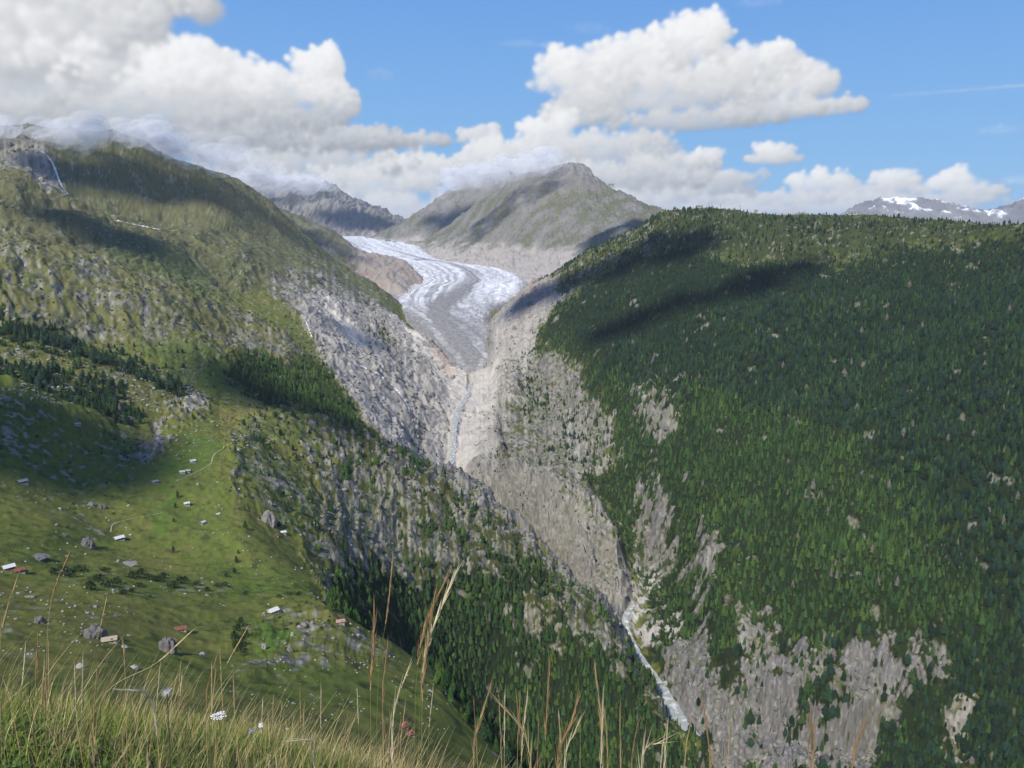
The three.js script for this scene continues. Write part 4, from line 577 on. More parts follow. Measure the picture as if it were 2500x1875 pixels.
chalet(495, 1279, 6, 6, 3.2, slate, timber, 0.7, 'little square hut standing alone in the open meadow');
chalet(291, 1319, 11, 8, 4.0, tin, redWood, 0.3, 'largest white roofed house on its bright green patch left of the meadow');
chalet(692, 1303, 7, 6, 3.4, tin, timber, 0.1, 'pale roofed hut at the foot of the rocky slope on the right');
chalet(676, 1309, 4, 4, 2.6, rustRoof, redWood, 0.1, 'tiny red shed beside the hut at the foot of the rocks', 'shed', 'shed');
chalet(55, 1180, 11, 8, 3.8, darkSlate, redWood, 0.35, 'grey roofed brown house high on the shaded slope at the left');
chalet(190, 1038, 8, 6, 3.0, slate, stone, 0.1, 'lone grey hut on the shaded rocky knoll');
chalet(22, 1391, 9, 7, 3.6, tin, timber, 0.2, 'pale grey roofed house nearest the left edge');
chalet(47, 1398, 8, 6, 3.0, redRoof, timber, 0.2, 'red roofed barn right beside the grey house at the left edge', 'barn', 'barn');
chalet(667, 1498, 9, 7, 4.2, plaster, plaster, 0.5, 'white house on the brow of the terrace among boulders');
chalet(268, 1568, 8, 5, 2.8, tanRoof, stone, -0.15, 'tan roofed barn right of the big dark crag', 'barn', 'barn');
chalet(442, 1541, 8, 5.5, 3.0, rustRoof, plaster, -0.1, 'dark red roofed barn above the cleft crag', 'barn', 'barn');
chalet(831, 1522, 7, 5, 2.8, pinkRoof, stone, 0.1, 'pink roofed hut on the rim above the wood');
chalet(985, 1776, 4.5, 3.4, 2.2, redRoof, plaster, 0.6, 'small red roofed hut low on the terrace, upper of two');
chalet(1000, 1796, 4.5, 3.4, 2.2, rustRoof, stone, 0.5, 'small red brown roofed hut low on the terrace, lower of two');
// ---------------------------------------------------------------- crags, boulders, bushes
function crag(seed, detail = 5) { const g = mergeVertices(new THREE.IcosahedronGeometry(1, detail).deleteAttribute('normal').deleteAttribute('uv')), p = g.attributes.position, v = new THREE.Vector3(); for (let i = 0; i < p.count; i++) { v.fromBufferAttribute(p, i); const n = fbm(v.x * 1.4 + seed * 9.1 + v.y, v.z * 1.4 - seed * 3.3 + v.y * 0.7, 4), s = 1 + 0.55 * n + 0.22 * ridge(v.x * 3.5 + v.z * 3 + seed, v.y * 0.9, 2); v.multiplyScalar(s); v.x = Math.round(v.x * 5) / 5 * 0.35 + v.x * 0.65; p.setXYZ(i, v.x, v.y, v.z); } const out = g.toNonIndexed(); out.computeVertexNormals(); return out; }
const crags = [1, 2, 3, 4].map((s) => crag(s)), smallRocks = [5, 6, 7].map((s) => crag(s, 1));
const rockTones = [mat(0.13, 0.125, 0.118), mat(0.20, 0.19, 0.172), mat(0.30, 0.285, 0.26)];
seedState = 5150;
function boulder(px, py, w, h, tone, label, group, name = 'boulder') { const p = land.hit(px, py, 250); if (!p) return; const r = Math.hypot(p.x, p.z), k = r / FOCAL, m = mesh(name, crags[Math.floor(rnd() * 4)], rockTones[tone]); m.position.copy(p); m.position.y += h * k * 0.12; m.rotation.y = rnd() * 6; m.position.y -= h * k * 0.2; m.scale.set(w * k * 0.42, h * k * 0.5, w * k * 0.42); tag(m, label, 'rock', group); }
boulder(232, 1558, 52, 62, 0, 'big dark crag left of the tan roofed barn', null, 'crag');
boulder(410, 1590, 46, 70, 0, 'tall cleft crag below the dark red roofed barn', null, 'crag');
boulder(96, 1522, 26, 36, 0, 'upright grey rock on the pasture above the dry grass', null, 'crag');
boulder(283, 1505, 10, 16, 0, 'small dark pointed rock between the crags and the meadow', null, 'crag');
boulder(215, 1335, 34, 40, 0, 'rounded dark crag left of the largest white roofed house', null, 'crag');
boulder(248, 1240, 18, 18, 0, 'dark round rock in the shaded hollow', null, 'crag');
boulder(223, 1235, 18, 16, 1, 'paler round rock left of the dark one in the hollow', null, 'crag');
boulder(655, 1275, 40, 52, 1, 'rounded grey crag above the hut at the foot of the rocks', null, 'crag');
boulder(570, 1160, 14, 32, 1, 'narrow upright rock at the left rim of the rocky slope', null, 'crag');
boulder(757, 1125, 20, 26, 1, 'round grey rock standing out among the trees of the rim', null, 'crag');
boulder(645, 1500, 12, 12, 1, 'grey boulder left of the white house', null); boulder(682, 1496, 14, 10, 2, 'pale boulder touching the right of the white house', null); boulder(693, 1494, 9, 8, 2, 'rightmost small boulder beside the white house', null);
boulder(303, 1581, 16, 12, 2, 'pale flat rock right of the tan roofed barn', null); boulder(195, 1628, 20, 14, 2, 'pale boulder above the dry grass at the left', null); boulder(326, 1632, 22, 12, 2, 'pale boulder seen through the dry stems', null); boulder(72, 1458, 20, 5, 1, 'flat white rock on the left pasture', null);
boulder(493, 1600, 18, 14, 2, 'white rock at the top of the stone streak', null); boulder(730, 1532, 12, 12, 2, 'white block on the green knoll, upper', null); boulder(714, 1552, 11, 15, 2, 'white block on the green knoll, lower', null); boulder(707, 1590, 16, 34, 1, 'long grey outcrop on the face of the green knoll', null, 'crag'); boulder(645, 1585, 13, 36, 2, 'pale outcrop on the left of the green knoll', null, 'crag');
boulder(312, 1378, 40, 5, 1, 'long pale slab in the meadow below the largest house', null, 'rock_slab'); boulder(92, 1362, 44, 9, 0, 'long grey slab on the left pasture above the bushes', null, 'rock_slab');
{ // loose stones, too many to count
  seedState = 808; const spots = [[[0, 250, 860, 990], 900], [[250, 480, 900, 1010], 800], [[0, 330, 1430, 1600], 220], [[330, 800, 1330, 1480], 140], [[560, 1100, 1600, 1800], 260], [[380, 620, 1020, 1130], 220], [[0, 330, 1180, 1420], 130], [[480, 800, 1060, 1330], 200], [[640, 940, 1510, 1660], 140]];
  const list = []; for (const [[x0, x1, y0, y1], n] of spots) for (let i = 0; i < n; i++) { const x = rr(x0, x1), y = rr(y0, y1), [az, sl] = bearing(x, y), r = land.sight(az, sl, 250); if (fbm(r * Math.sin(az) / 40, r * Math.cos(az) / 40, 3) < rr(-0.25, 0.2)) continue; list.push([az, r]); }
  smallRocks.forEach((g, k) => { const own = list.filter((_, i) => i % 3 === k), im = new THREE.InstancedMesh(g, mat(1, 1, 1, 0.95), own.length), m4 = new THREE.Matrix4(), q = new THREE.Quaternion(), c = new THREE.Color(); own.forEach(([az, r], i) => { const s = rr(0.3, 0.95) * (rnd() < 0.1 ? 1.8 : 1) * Math.min(1.6, r / 700), v = rr(0.16, 0.34); q.setFromEuler(new THREE.Euler(rr(-0.4, 0.4), rnd() * 6, rr(-0.4, 0.4))); m4.compose(new THREE.Vector3(r * Math.sin(az), landY(az, r) + s * 0.1, -r * Math.cos(az)), q, new THREE.Vector3(s * rr(0.8, 1.5), s * 0.7, s)); im.setMatrixAt(i, m4); im.setColorAt(i, c.setRGB(v, v * 0.96, v * 0.89)); }); im.name = numbered('loose_stones'); tag(im, 'pale stones strewn over the alp pastures', 'stones', null, 'stuff'); add(im); });
}
const scrubSpots = [];
{ // broken rock lying and standing wherever the ground is bare, and scrub rooted in it
  seedState = 4711; const rocks = [[], [], []], scrub = [];
  for (let r = 520, step; r < 4300; r += step) {
    step = Math.max(6, r * 0.0052); const da = step / r;
    for (let a = -0.66; a < 0.66; a += da) {
      const az = a + rr(-0.5, 0.5) * da, rad = r + rr(-0.5, 0.5) * step, x = rad * Math.sin(az), z = -rad * Math.cos(az), g = land.ground(az, rad, x, z);
      if (rad < 1450 && g.wood < 0.1 && g.rock < 0.3 && rnd() < 0.34 * smooth(-0.05, 0.35, fbm(x / 34 + 8, z / 34, 3))) { scrub.push([az, rad, x, z, g, rr(0.35, 1.0)]); continue; }
      if (g.rock < 0.08) continue;
      const n1 = fbm(x / 90, z / 90, 4), n2 = fbm(x / 22 + 40, z / 22, 3), lv = rockLevel(x, z, g, 0.3, n1, n2, 0), q = rad < 3000 && nearRiver(x, z); if (q && q.d < q.w * 1.2) continue;
      if (lv > 0 && rnd() < (g.rib > 1.15 ? 0.26 : 0.15) * (1 - 0.75 * smooth(0.5, 1, g.pale))) rocks[Math.floor(rnd() * 3)].push([az, rad, x, z, step * mix(0.12, 0.62, rnd() ** 3), g]);
      else if (lv > -0.25 && g.pale < 0.6 && rnd() < 0.20 * smooth(-0.1, 0.25, n2 + 0.5 * n1 + 0.2) * (rad < 3300 ? 1 : 0.4)) scrub.push([az, rad, x, z, g]);
    }
  }
  console.log('rocks', rocks.map((l) => l.length).join(), 'scrub', scrub.length);
  const m4 = new THREE.Matrix4(), q4 = new THREE.Quaternion(), c = new THREE.Color(), grain = mat(1, 1, 1, 0.95);
  rocks.forEach((list, k) => { const im = new THREE.InstancedMesh(smallRocks[k], grain, list.length); list.forEach(([az, r, x, z, s, g], i) => { const v = rr(0.6, 1.15), k3 = mix3(mix3(ROCK2, ROCK, rr(0.4, 1)), PALE, clamp(g.pale * 0.9)), l = clamp(fbm(x / 60 - 9, z / 60 + 70, 3)) * 0.6; q4.setFromEuler(new THREE.Euler(rr(-0.5, 0.5), rnd() * 6, rr(-0.5, 0.5))); m4.compose(new THREE.Vector3(x, landY(az, r) - s * 0.15, z), q4, new THREE.Vector3(s * rr(0.7, 1.4), s * rr(0.7, 1.7), s * rr(0.7, 1.4))); im.setMatrixAt(i, m4); const k4 = mix3(k3, LICHEN, l); im.setColorAt(i, c.setRGB(k4[0] * v, k4[1] * v, k4[2] * v)); }); im.name = numbered('broken_rock'); tag(im, 'broken rock strewn over the bare slopes and cliffs', 'rocks', null, 'stuff'); add(im); });
  scrubSpots.push(...scrub);
}
function bushGeometry(seed) { seedState = seed; const P = []; for (let i = 0; i < 260; i++) { const a = rnd() * 6.283, f = Math.pow(rnd(), 0.4), h = Math.pow(rnd(), 0.7), R = Math.sqrt(Math.max(0, 1 - h * h)) * f * (0.8 + 0.3 * Math.sin(a * 3 + seed)), x = R * Math.cos(a), z = R * Math.sin(a), y = h * 0.75, s = 0.16; for (let k = 0; k < 3; k++) P.push(x + rr(-s, s), y + rr(-s, s), z + rr(-s, s)); } const g = new THREE.BufferGeometry(); g.setAttribute('position', new THREE.Float32BufferAttribute(P, 3)); g.computeVertexNormals(); return g; }
const bushes = [31, 32, 33].map(bushGeometry), bushMats = [mat(0.034, 0.056, 0.024, 0.9, { side: THREE.DoubleSide }), mat(0.046, 0.072, 0.028, 0.9, { side: THREE.DoubleSide })];
{ const list = scrubSpots, m4 = new THREE.Matrix4(), q4 = new THREE.Quaternion(), c = new THREE.Color(), im = new THREE.InstancedMesh(bushes[0], mat(1, 1, 1, 0.9, { side: THREE.DoubleSide }), list.length); seedState = 919; list.forEach(([az, r, x, z, g, size], i) => { const s = size ?? rr(1.2, 3.4) * clamp(r / 1500, 0.7, 1.5), v = rr(0.7, 1.25); q4.setFromAxisAngle(new THREE.Vector3(0, 1, 0), rnd() * 6); m4.compose(new THREE.Vector3(x, landY(az, r) - 0.2, z), q4, new THREE.Vector3(s, s * rr(0.8, 1.5), s)); im.setMatrixAt(i, m4); im.setColorAt(i, c.setRGB(0.045 * v, 0.068 * v, 0.022 * v)); }); im.name = numbered('scrub'); tag(im, 'low green scrub rooted in the rocks', 'scrub', null, 'stuff'); add(im); }
seedState = 616;
function bush(px, py, w, h, label, group) { const p = land.hit(px, py, 250); if (!p) return; const k = Math.hypot(p.x, p.z) / FOCAL, m = mesh('bush', bushes[Math.floor(rnd() * 3)], bushMats[Math.floor(rnd() * 2)]); m.position.copy(p); m.rotation.y = rnd() * 6; m.scale.set(w * k * 0.5, h * k, w * k * 0.5); tag(m, label, 'bush', group); }
for (const [x, y, w, h] of [[130, 1402, 26, 18], [172, 1408, 40, 20], [200, 1395, 34, 16], [222, 1440, 30, 26], [240, 1418, 44, 18], [262, 1432, 50, 22], [285, 1424, 36, 18], [300, 1452, 34, 14], [322, 1410, 40, 18], [345, 1400, 34, 14], [322, 1446, 26, 12], [365, 1416, 38, 14], [385, 1420, 40, 16], [398, 1412, 34, 16], [420, 1436, 40, 22], [440, 1425, 34, 22], [452, 1418, 20, 14], [480, 1428, 30, 12], [505, 1444, 22, 14], [530, 1432, 22, 10], [548, 1430, 24, 12], [190, 1390, 30, 12], [155, 1392, 30, 12], [255, 1395, 30, 12], [340, 1432, 26, 12]]) bush(x, y, w, h, 'low dark green bush in the thicket across the middle of the alp', 'bushes of the thicket across the alp');
for (const [x, y] of [[572, 1560], [580, 1540], [590, 1575], [600, 1556], [585, 1590], [598, 1600], [588, 1525], [576, 1580]]) bush(x, y, 26, 24, 'dark bush in the clump left of the green knoll', 'bushes of the clump left of the green knoll');
for (const [x, y, w, h] of [[434, 1215, 9, 22], [428, 1240, 8, 16], [424, 1275, 8, 12], [424, 1350, 10, 22]]) bush(x, y, w, h, 'dark bush in the ditch running down the meadow', 'bushes in the ditch');
for (const [x, y, w, h] of [[577, 1375, 12, 22], [572, 1400, 12, 18], [552, 1408, 16, 12], [582, 1352, 8, 12], [600, 1450, 18, 8], [705, 1452, 34, 9], [730, 1452, 26, 10], [680, 1458, 24, 8]]) bush(x, y, w, h, 'dark bush on the brook bank right of the meadow', 'bushes along the brook');
// ---------------------------------------------------------------- water threads and footpaths
function ribbon(name, pts, width, material, label, category, lift = 0.6) {
  const c = new THREE.CatmullRomCurve3(pts.map(([x, y]) => new THREE.Vector3(x, y, 0))), P = [], idx = []; let n = 0, last = null;
  for (let i = 0; i <= 90; i++) { const q = c.getPoint(i / 90), p = land.hit(q.x, q.y, 250); if (!p || (last && p.distanceTo(last) > 260)) continue; last = p; const r = Math.hypot(p.x, p.z), az = Math.atan2(p.x, -p.z), e = width * (0.6 + 0.7 * Math.abs(noise(i * 0.3, r))) / 2; for (const s of [-1, 1]) { const a = az + s * e / r; P.push(r * Math.sin(a), Math.max(landY(a, r), p.y - e) + lift, -r * Math.cos(a)); } if (n) { const u = n * 2; idx.push(u - 2, u - 1, u, u, u - 1, u + 1); } n++; }
  if (n < 2) return; const g = new THREE.BufferGeometry(); g.setAttribute('position', new THREE.Float32BufferAttribute(P, 3)); g.setIndex(idx); g.computeVertexNormals(); structure(name, g, material, label, category);
}
const foam = mat(0.62, 0.63, 0.63, 0.8), trodden = mat(0.34, 0.30, 0.21, 0.95);
ribbon('waterfall', [[92, 365], [112, 380], [128, 400], [140, 430], [150, 455], [168, 478]], 9, foam, 'white waterfall thread down the grey cliff at the upper left', 'waterfall', 3);
ribbon('waterfall', [[283, 540], [330, 550], [390, 562]], 6, foam, 'thin white stream across the high pasture', 'stream', 2);
ribbon('waterfall', [[742, 778], [752, 800], [762, 830]], 3, foam, 'short white fall beside the pale landslip', 'waterfall', 2);
ribbon('waterfall', [[880, 896], [905, 906], [933, 922], [967, 952], [990, 983], [1000, 1000]], 6, foam, 'white brook dropping over the bare rock into the gorge', 'waterfall', 1.5);
ribbon('footpath', [[585, 1072], [545, 1095], [520, 1115], [516, 1130], [495, 1145], [465, 1160], [430, 1175]], 1.6, trodden, 'pale footpath winding down the bright green strip', 'path', 0.25);
ribbon('footpath', [[400, 1252], [350, 1262], [300, 1272], [275, 1282], [270, 1300]], 1.4, trodden, 'short brown path above the largest white roofed house', 'path', 0.25);
// ---------------------------------------------------------------- footbridge and bank wall on the river
{
  const c = courses[1], at = (t) => c[Math.round(t * 160)], q = at(0.585), a = at(0.57).p, b = at(0.60).p, t = b.clone().sub(a).setY(0).normalize(), yaw = Math.atan2(t.x, t.z), w = q.w * 1.15;
  const concrete = mat(0.40, 0.39, 0.37, 0.9), steel = mat(0.30, 0.31, 0.32, 0.6);
  const o = new THREE.Group(); o.name = numbered('footbridge'); o.position.copy(q.p); o.position.y += 3; o.rotation.y = yaw;
  mesh('deck', new THREE.BoxGeometry(w * 2, 0.8, 3), concrete, o);
  for (const s of [-1, 1]) { mesh('abutment', new THREE.BoxGeometry(5, 9, 5).translate(s * w, -3, 0), concrete, o); const rail = mesh('railing', new THREE.BoxGeometry(w * 2, 0.15, 0.12).translate(0, 1.5, s * 1.4), steel, o); for (let k = -4; k <= 4; k++) mesh('post', new THREE.BoxGeometry(0.12, 1.1, 0.12).translate(k * w / 4.4, 0.95, s * 1.4), steel, rail); }
  tag(o, 'concrete footbridge across the milky river at the foot of the cliff', 'bridge'); add(o);
  const P = [], idx = []; let n = 0; for (let i = 92; i < 140; i++) { const u = c[i], v = c[i + 1].p.clone().sub(c[i - 1].p).setY(0).normalize(), s = new THREE.Vector3(-v.z, 0, v.x).multiplyScalar(-1), e = u.p.clone().addScaledVector(s, -u.w * 1.02), f = u.p.clone().addScaledVector(s, -u.w * 1.02 - 1.2); P.push(e.x, e.y - 3, e.z, e.x, e.y + 4, e.z, f.x, f.y + 4, f.z, f.x, f.y - 3, f.z); if (n) for (let k = 0; k < 3; k++) { const x = n * 4 + k; idx.push(x - 4, x, x - 3, x - 3, x, x + 1); } n++; }
  const g = new THREE.BufferGeometry(); g.setAttribute('position', new THREE.Float32BufferAttribute(P, 3)); g.setIndex(idx); g.computeVertexNormals(); tag(mesh('bank_wall', g.toNonIndexed(), mat(0.34, 0.33, 0.31, 0.9, { side: THREE.DoubleSide })), 'grey retaining wall along the right bank of the river', 'wall');
}
// ---------------------------------------------------------------- tall grasses and flowers of the brow
const straw = mat(0.46, 0.35, 0.17, 0.7, { side: THREE.DoubleSide }), rusty = mat(0.36, 0.23, 0.11, 0.75, { side: THREE.DoubleSide }), paleStraw = mat(0.62, 0.53, 0.34, 0.7, { side: THREE.DoubleSide }), greenStem = mat(0.17, 0.19, 0.05, 0.7, { side: THREE.DoubleSide });
seedState = 2024;
const onBrow = (px, r) => { const az = bearing(px, 1800)[0]; return new THREE.Vector3(r * Math.sin(az), brow(r * Math.sin(az), -r * Math.cos(az)), -r * Math.cos(az)); };
function stemGeometry(c, r0, r1) { const g = new THREE.TubeGeometry(c, 18, 1, 5, false), p = g.attributes.position, v = new THREE.Vector3(), q = new THREE.Vector3(); for (let i = 0; i < p.count; i++) { const t = Math.floor(i / 6) / 18; c.getPointAt(t, q); v.fromBufferAttribute(p, i).sub(q).multiplyScalar(mix(r0, r1, t)).add(q); p.setXYZ(i, v.x, v.y, v.z); } g.computeVertexNormals(); return g; }
// base and points up the stem as seen, distance, length of the seed head (share of the stem), fullness, colour of the head
function stalk(basePx, pts, r, share, full, head, stem, label) {
  const b = onBrow(basePx, r), top = pts.map(([x, y], i) => place(x, y, r - 0.10 * (i + 1) / pts.length)), c = new THREE.CatmullRomCurve3([b, ...top].map((v) => v.clone().sub(b)), false, 'centripetal');
  const o = new THREE.Group(); o.name = numbered('grass_stalk'); o.position.copy(b);
  mesh('stem', stemGeometry(c, 0.0017, 0.0007), stem, o);
  const bits = [], n = Math.round(26 * full), len = c.getLength() * share, up = new THREE.Vector3(0, 1, 0), q = new THREE.Quaternion();
  for (let i = 0; i < n; i++) { const t = 1 - share * (1 - i / (n - 1)) * rr(0.92, 1.04), p = c.getPointAt(clamp(t, 0, 1)), d = c.getTangentAt(clamp(t, 0, 1)), f = i / (n - 1), g = new THREE.ConeGeometry(0.0022 * (0.7 + 0.5 * full), len * 0.24 * rr(0.8, 1.3), 4, 1).translate(0, len * 0.10, 0); d.add(new THREE.Vector3(rr(-1, 1), rr(-0.2, 0.5), rr(-1, 1)).multiplyScalar(0.22 * full * (1.1 - f * 0.7))).normalize(); g.applyQuaternion(q.setFromUnitVectors(up, d)); bits.push(g.translate(p.x, p.y, p.z)); }
  mesh('seed_head', mergeGeometries(bits), head, o); tag(o, label, 'grass', 'tall grass stalks of the foreground'); return add(o);
}
stalk(905, [[925, 1640], [948, 1480], [958, 1374]], 2.5, 0.16, 0.7, rusty, greenStem, 'slender grass stalk with narrow rusty head, left of the big cluster, tallest there');
stalk(898, [[905, 1690], [912, 1570], [914, 1488]], 2.5, 0.26, 1.0, rusty, greenStem, 'grass stalk with upright rusty brush head left of the big cluster');
stalk(1010, [[1030, 1660], [1055, 1540], [1108, 1412]], 2.4, 0.26, 1.1, paleStraw, greenStem, 'grass stalk with the broad pale plume in the middle of the picture');
stalk(1000, [[1018, 1650], [1040, 1520], [1084, 1424]], 2.45, 0.24, 0.9, rusty, greenStem, 'grass stalk with arching rusty plume behind the pale plume');
stalk(1018, [[1032, 1680], [1045, 1570], [1060, 1470]], 2.35, 0.30, 1.0, rusty, greenStem, 'grass stalk with long hanging red brown plume in front of the pale plume');
stalk(930, [[935, 1690], [940, 1630], [946, 1580]], 2.7, 0.30, 0.6, rusty, straw, 'short rusty grass stalk between the brush head and the pale spike');
stalk(952, [[960, 1760], [972, 1700], [992, 1646]], 2.5, 0.42, 0.8, paleStraw, greenStem, 'grass stalk with a thick pale leaning spike below the plumes');
stalk(1150, [[1160, 1810], [1178, 1742], [1196, 1682]], 2.9, 0.36, 0.9, straw, straw, 'grass stalk with loose straw head right of the plumes, leaning right');
stalk(1296, [[1292, 1830], [1270, 1775], [1228, 1726]], 2.8, 0.55, 1.0, straw, straw, 'bowed grass stalk with its head nodding to the left');
stalk(1326, [[1332, 1800], [1337, 1710], [1342, 1627]], 3.0, 0.32, 0.8, rusty, greenStem, 'straight grass stalk with slim rusty head before the wood');
stalk(1474, [[1470, 1780], [1462, 1700], [1454, 1638]], 2.9, 0.28, 0.8, straw, greenStem, 'straight grass stalk with straw head left of the river');
stalk(1350, [[1368, 1830], [1390, 1780], [1408, 1722]], 2.8, 0.44, 1.2, rusty, straw, 'grass stalk with brown brush head leaning right, left of the river');
stalk(1368, [[1384, 1830], [1400, 1795], [1412, 1768]], 2.7, 0.5, 0.6, paleStraw, straw, 'small pale stalk just under the brown brush head');
stalk(1515, [[1515, 1840], [1514, 1790], [1514, 1742]], 3.0, 0.4, 0.45, straw, straw, 'thin upright grass stalk below the river bend');
stalk(1736, [[1734, 1850], [1728, 1800], [1720, 1747]], 3.0, 0.5, 0.8, rusty, straw, 'rusty grass stalk against the foot of the cliff');
stalk(1776, [[1778, 1850], [1781, 1805], [1783, 1765]], 3.0, 0.35, 0.5, straw, straw, 'thin stalk just right of the rusty one at the cliff foot');
stalk(1566, [[1570, 1850], [1582, 1822], [1606, 1814]], 2.7, 0.6, 1.0, paleStraw, straw, 'low pale stalk nodding right below the river');
stalk(1986, [[1986, 1860], [1984, 1820], [1978, 1782]], 2.9, 0.7, 1.1, rusty, straw, 'orange brown stalk before the grey cliff, left of two');
stalk(2078, [[2084, 1850], [2094, 1812], [2106, 1776]], 3.0, 0.5, 0.8, rusty, straw, 'orange brown stalk before the grey cliff, right of two');
stalk(108, [[120, 1500], [140, 1420], [165, 1362]], 3.6, 0.26, 0.8, rusty, straw, 'branched rusty stalk rising above the bushes at the left');
stalk(-8, [[2, 1560], [20, 1480], [40, 1420]], 3.2, 0.30, 0.9, straw, straw, 'pale stalk leaning right at the left edge');
stalk(214, [[230, 1610], [246, 1530], [260, 1463]], 3.4, 0.20, 0.6, straw, greenStem, 'thin straw stalk in front of the big dark crag');
stalk(215, [[260, 1690], [380, 1620], [463, 1546]], 3.2, 0.22, 0.9, straw, straw, 'long stalk slanting right across the cleft crag');
stalk(500, [[520, 1690], [560, 1610], [600, 1540]], 3.2, 0.20, 0.6, straw, greenStem, 'long thin stalk slanting right before the dark bush clump');
stalk(300, [[305, 1640], [298, 1560], [276, 1535]], 3.3, 0.28, 0.9, straw, straw, 'stalk with drooping straw head right of the tan barn');
stalk(498, [[505, 1690], [515, 1650], [530, 1602]], 3.4, 0.35, 0.8, rusty, straw, 'rusty stalk left of the dark bush clump');
stalk(380, [[372, 1720], [350, 1690], [310, 1685]], 3.0, 0.5, 1.0, paleStraw, straw, 'arching pale stalk bent to the left in the thick grass');
stalk(760, [[765, 1840], [755, 1808], [725, 1808]], 2.8, 0.6, 0.9, paleStraw, straw, 'arching pale stalk bent over at the bottom middle');
rnd(); rnd(); rnd(); for (let i = 0; i < 46; i++) { const x = i < 16 ? rr(20, 560) : rr(560, 1720), base = x < 560 ? rr(1590, 1700) + x * 0.12 : 1760 + (x - 560) * 0.06, y = base - rr(20, 110), r = rr(2.8, 4.2), l = rr(-26, 34); stalk(x - l, [[x - l * 0.4, mix(1900, y, 0.5)], [x, y]], r, rr(0.2, 0.4), rr(0.35, 0.8), [straw, rusty, paleStraw][i % 3], [straw, greenStem][i % 2], x < 560 ? 'lesser dry grass stalk among the thick grass at the left' : 'lesser dry grass stalk along the lower rim of the picture').userData.group = x < 560 ? 'lesser stalks in the thick grass at the left' : 'lesser stalks along the lower rim'; }
{ // flowers
  const white = mat(0.58, 0.58, 0.55, 0.9), darkStem = mat(0.10, 0.075, 0.04, 0.8);
  const flower = (name, basePx, px, py, r, build, label, stem = greenStem) => { const b = onBrow(basePx, r), t = place(px, py, r - 0.05).sub(b), o = new THREE.Group(); o.name = numbered(name); o.position.copy(b); mesh('stem', stemGeometry(new THREE.CatmullRomCurve3([new THREE.Vector3(), t.clone().multiplyScalar(0.5).add(new THREE.Vector3(0.01, 0, 0)), t]), 0.0024, 0.0014), stem, o); mesh('flower_head', build().translate(t.x, t.y, t.z), white, o); tag(o, label, 'flower'); add(o); };
  const fluff = () => { const g = []; for (let i = 0; i < 70; i++) { const v = new THREE.Vector3(rr(-1, 1), rr(-0.5, 1), rr(-1, 1)).normalize(); g.push(new THREE.ConeGeometry(0.0012, 0.022, 3).translate(0, 0.011, 0).applyQuaternion(new THREE.Quaternion().setFromUnitVectors(new THREE.Vector3(0, 1, 0), v))); } return mergeGeometries(g); };
  const umbel = () => { const g = []; for (let i = 0; i < 38; i++) { const a = i * 2.4, q = 0.021 * Math.sqrt(i / 38); g.push(new THREE.SphereGeometry(rr(0.0025, 0.0042), 6, 4).scale(1, 0.6, 1).translate(q * Math.cos(a) * 1.15, rr(-0.003, 0.004) - q * 0.15, q * Math.sin(a))); } return mergeGeometries(g); };
  const small = () => { const g = []; for (let i = 0; i < 9; i++) g.push(new THREE.SphereGeometry(0.0038, 6, 4).translate(rr(-1, 1) * 0.008, rr(-1, 1) * 0.005, rr(-1, 1) * 0.008)); return mergeGeometries(g); };
  flower('fluffy_seed_head', 380, 408, 1690, 2.6, fluff, 'white fluffy seed head on a dark stem at the lower left', darkStem);
  flower('yarrow', 530, 533, 1746, 2.5, umbel, 'flat white flower umbel in the dry grass');
  flower('white_flower', 612, 613, 1786, 2.6, small, 'small round white flower right of the flat umbel');
  flower('white_flower', 636, 638, 1772, 2.8, small, 'tiny white flower above and right of the round one');
}
// ---------------------------------------------------------------- huts and masts on the ridges
{
  const hut = (p, w, h, d, label, name = 'lift_station') => { const o = new THREE.Group(); o.name = numbered(name); o.position.copy(p); o.rotation.y = facing(p); mesh('wall', new THREE.BoxGeometry(w * 0.86, h, d).translate(0, h * 0.3, 0), stone, o); mesh('roof', new THREE.BoxGeometry(w, h * 0.22, d * 1.15).translate(0, h * 0.92, 0), darkSlate, o); for (const x of [-0.25, 0, 0.25]) mesh('window', new THREE.BoxGeometry(w * 0.14, h * 0.3, 0.3).translate(x * w, h * 0.45, d / 2 + 0.1), glass, o); tag(o, label, 'building'); add(o); };
  const crest = (px, py) => { const [az] = bearing(px, py), p = land.profile(az); let best = null, top = -9; for (let r = 2200; r < 3500; r += 6) { const y = land.height(p, r), e = y / r; if (e > top) { top = e; best = new THREE.Vector3(r * Math.sin(az), y, -r * Math.cos(az)); } } return best; };
  hut(crest(2081, 520), 32, 9, 12, 'flat roofed lift station on the crest of the wooded ridge');
  hut(crest(1708, 505), 28, 8, 12, 'low lift building on the rounded knob left of the ridge');
  hut(crest(1845, 525), 14, 12, 10, 'small hut beside the rock knob on the ridge', 'ridge_hut');
  hut(place(1492, 455, 7200), 60, 22, 24, 'tiny mountain station on the right shoulder of the bare peak', 'mountain_station');
  for (const [x, l] of [[1730, 'lift mast right of the low building on the knob'], [1758, 'lift mast second from the knob'], [1806, 'lift mast nearest the small ridge hut']]) { const o = new THREE.Group(); o.name = numbered('lift_mast'); o.position.copy(crest(x, 520)); mesh('pole', new THREE.CylinderGeometry(0.5, 0.8, 18, 6).translate(0, 8, 0), darkSlate, o); mesh('crossbar', new THREE.BoxGeometry(8, 0.8, 0.8).translate(0, 16.5, 0), darkSlate, o); tag(o, l, 'mast'); add(o); }
}
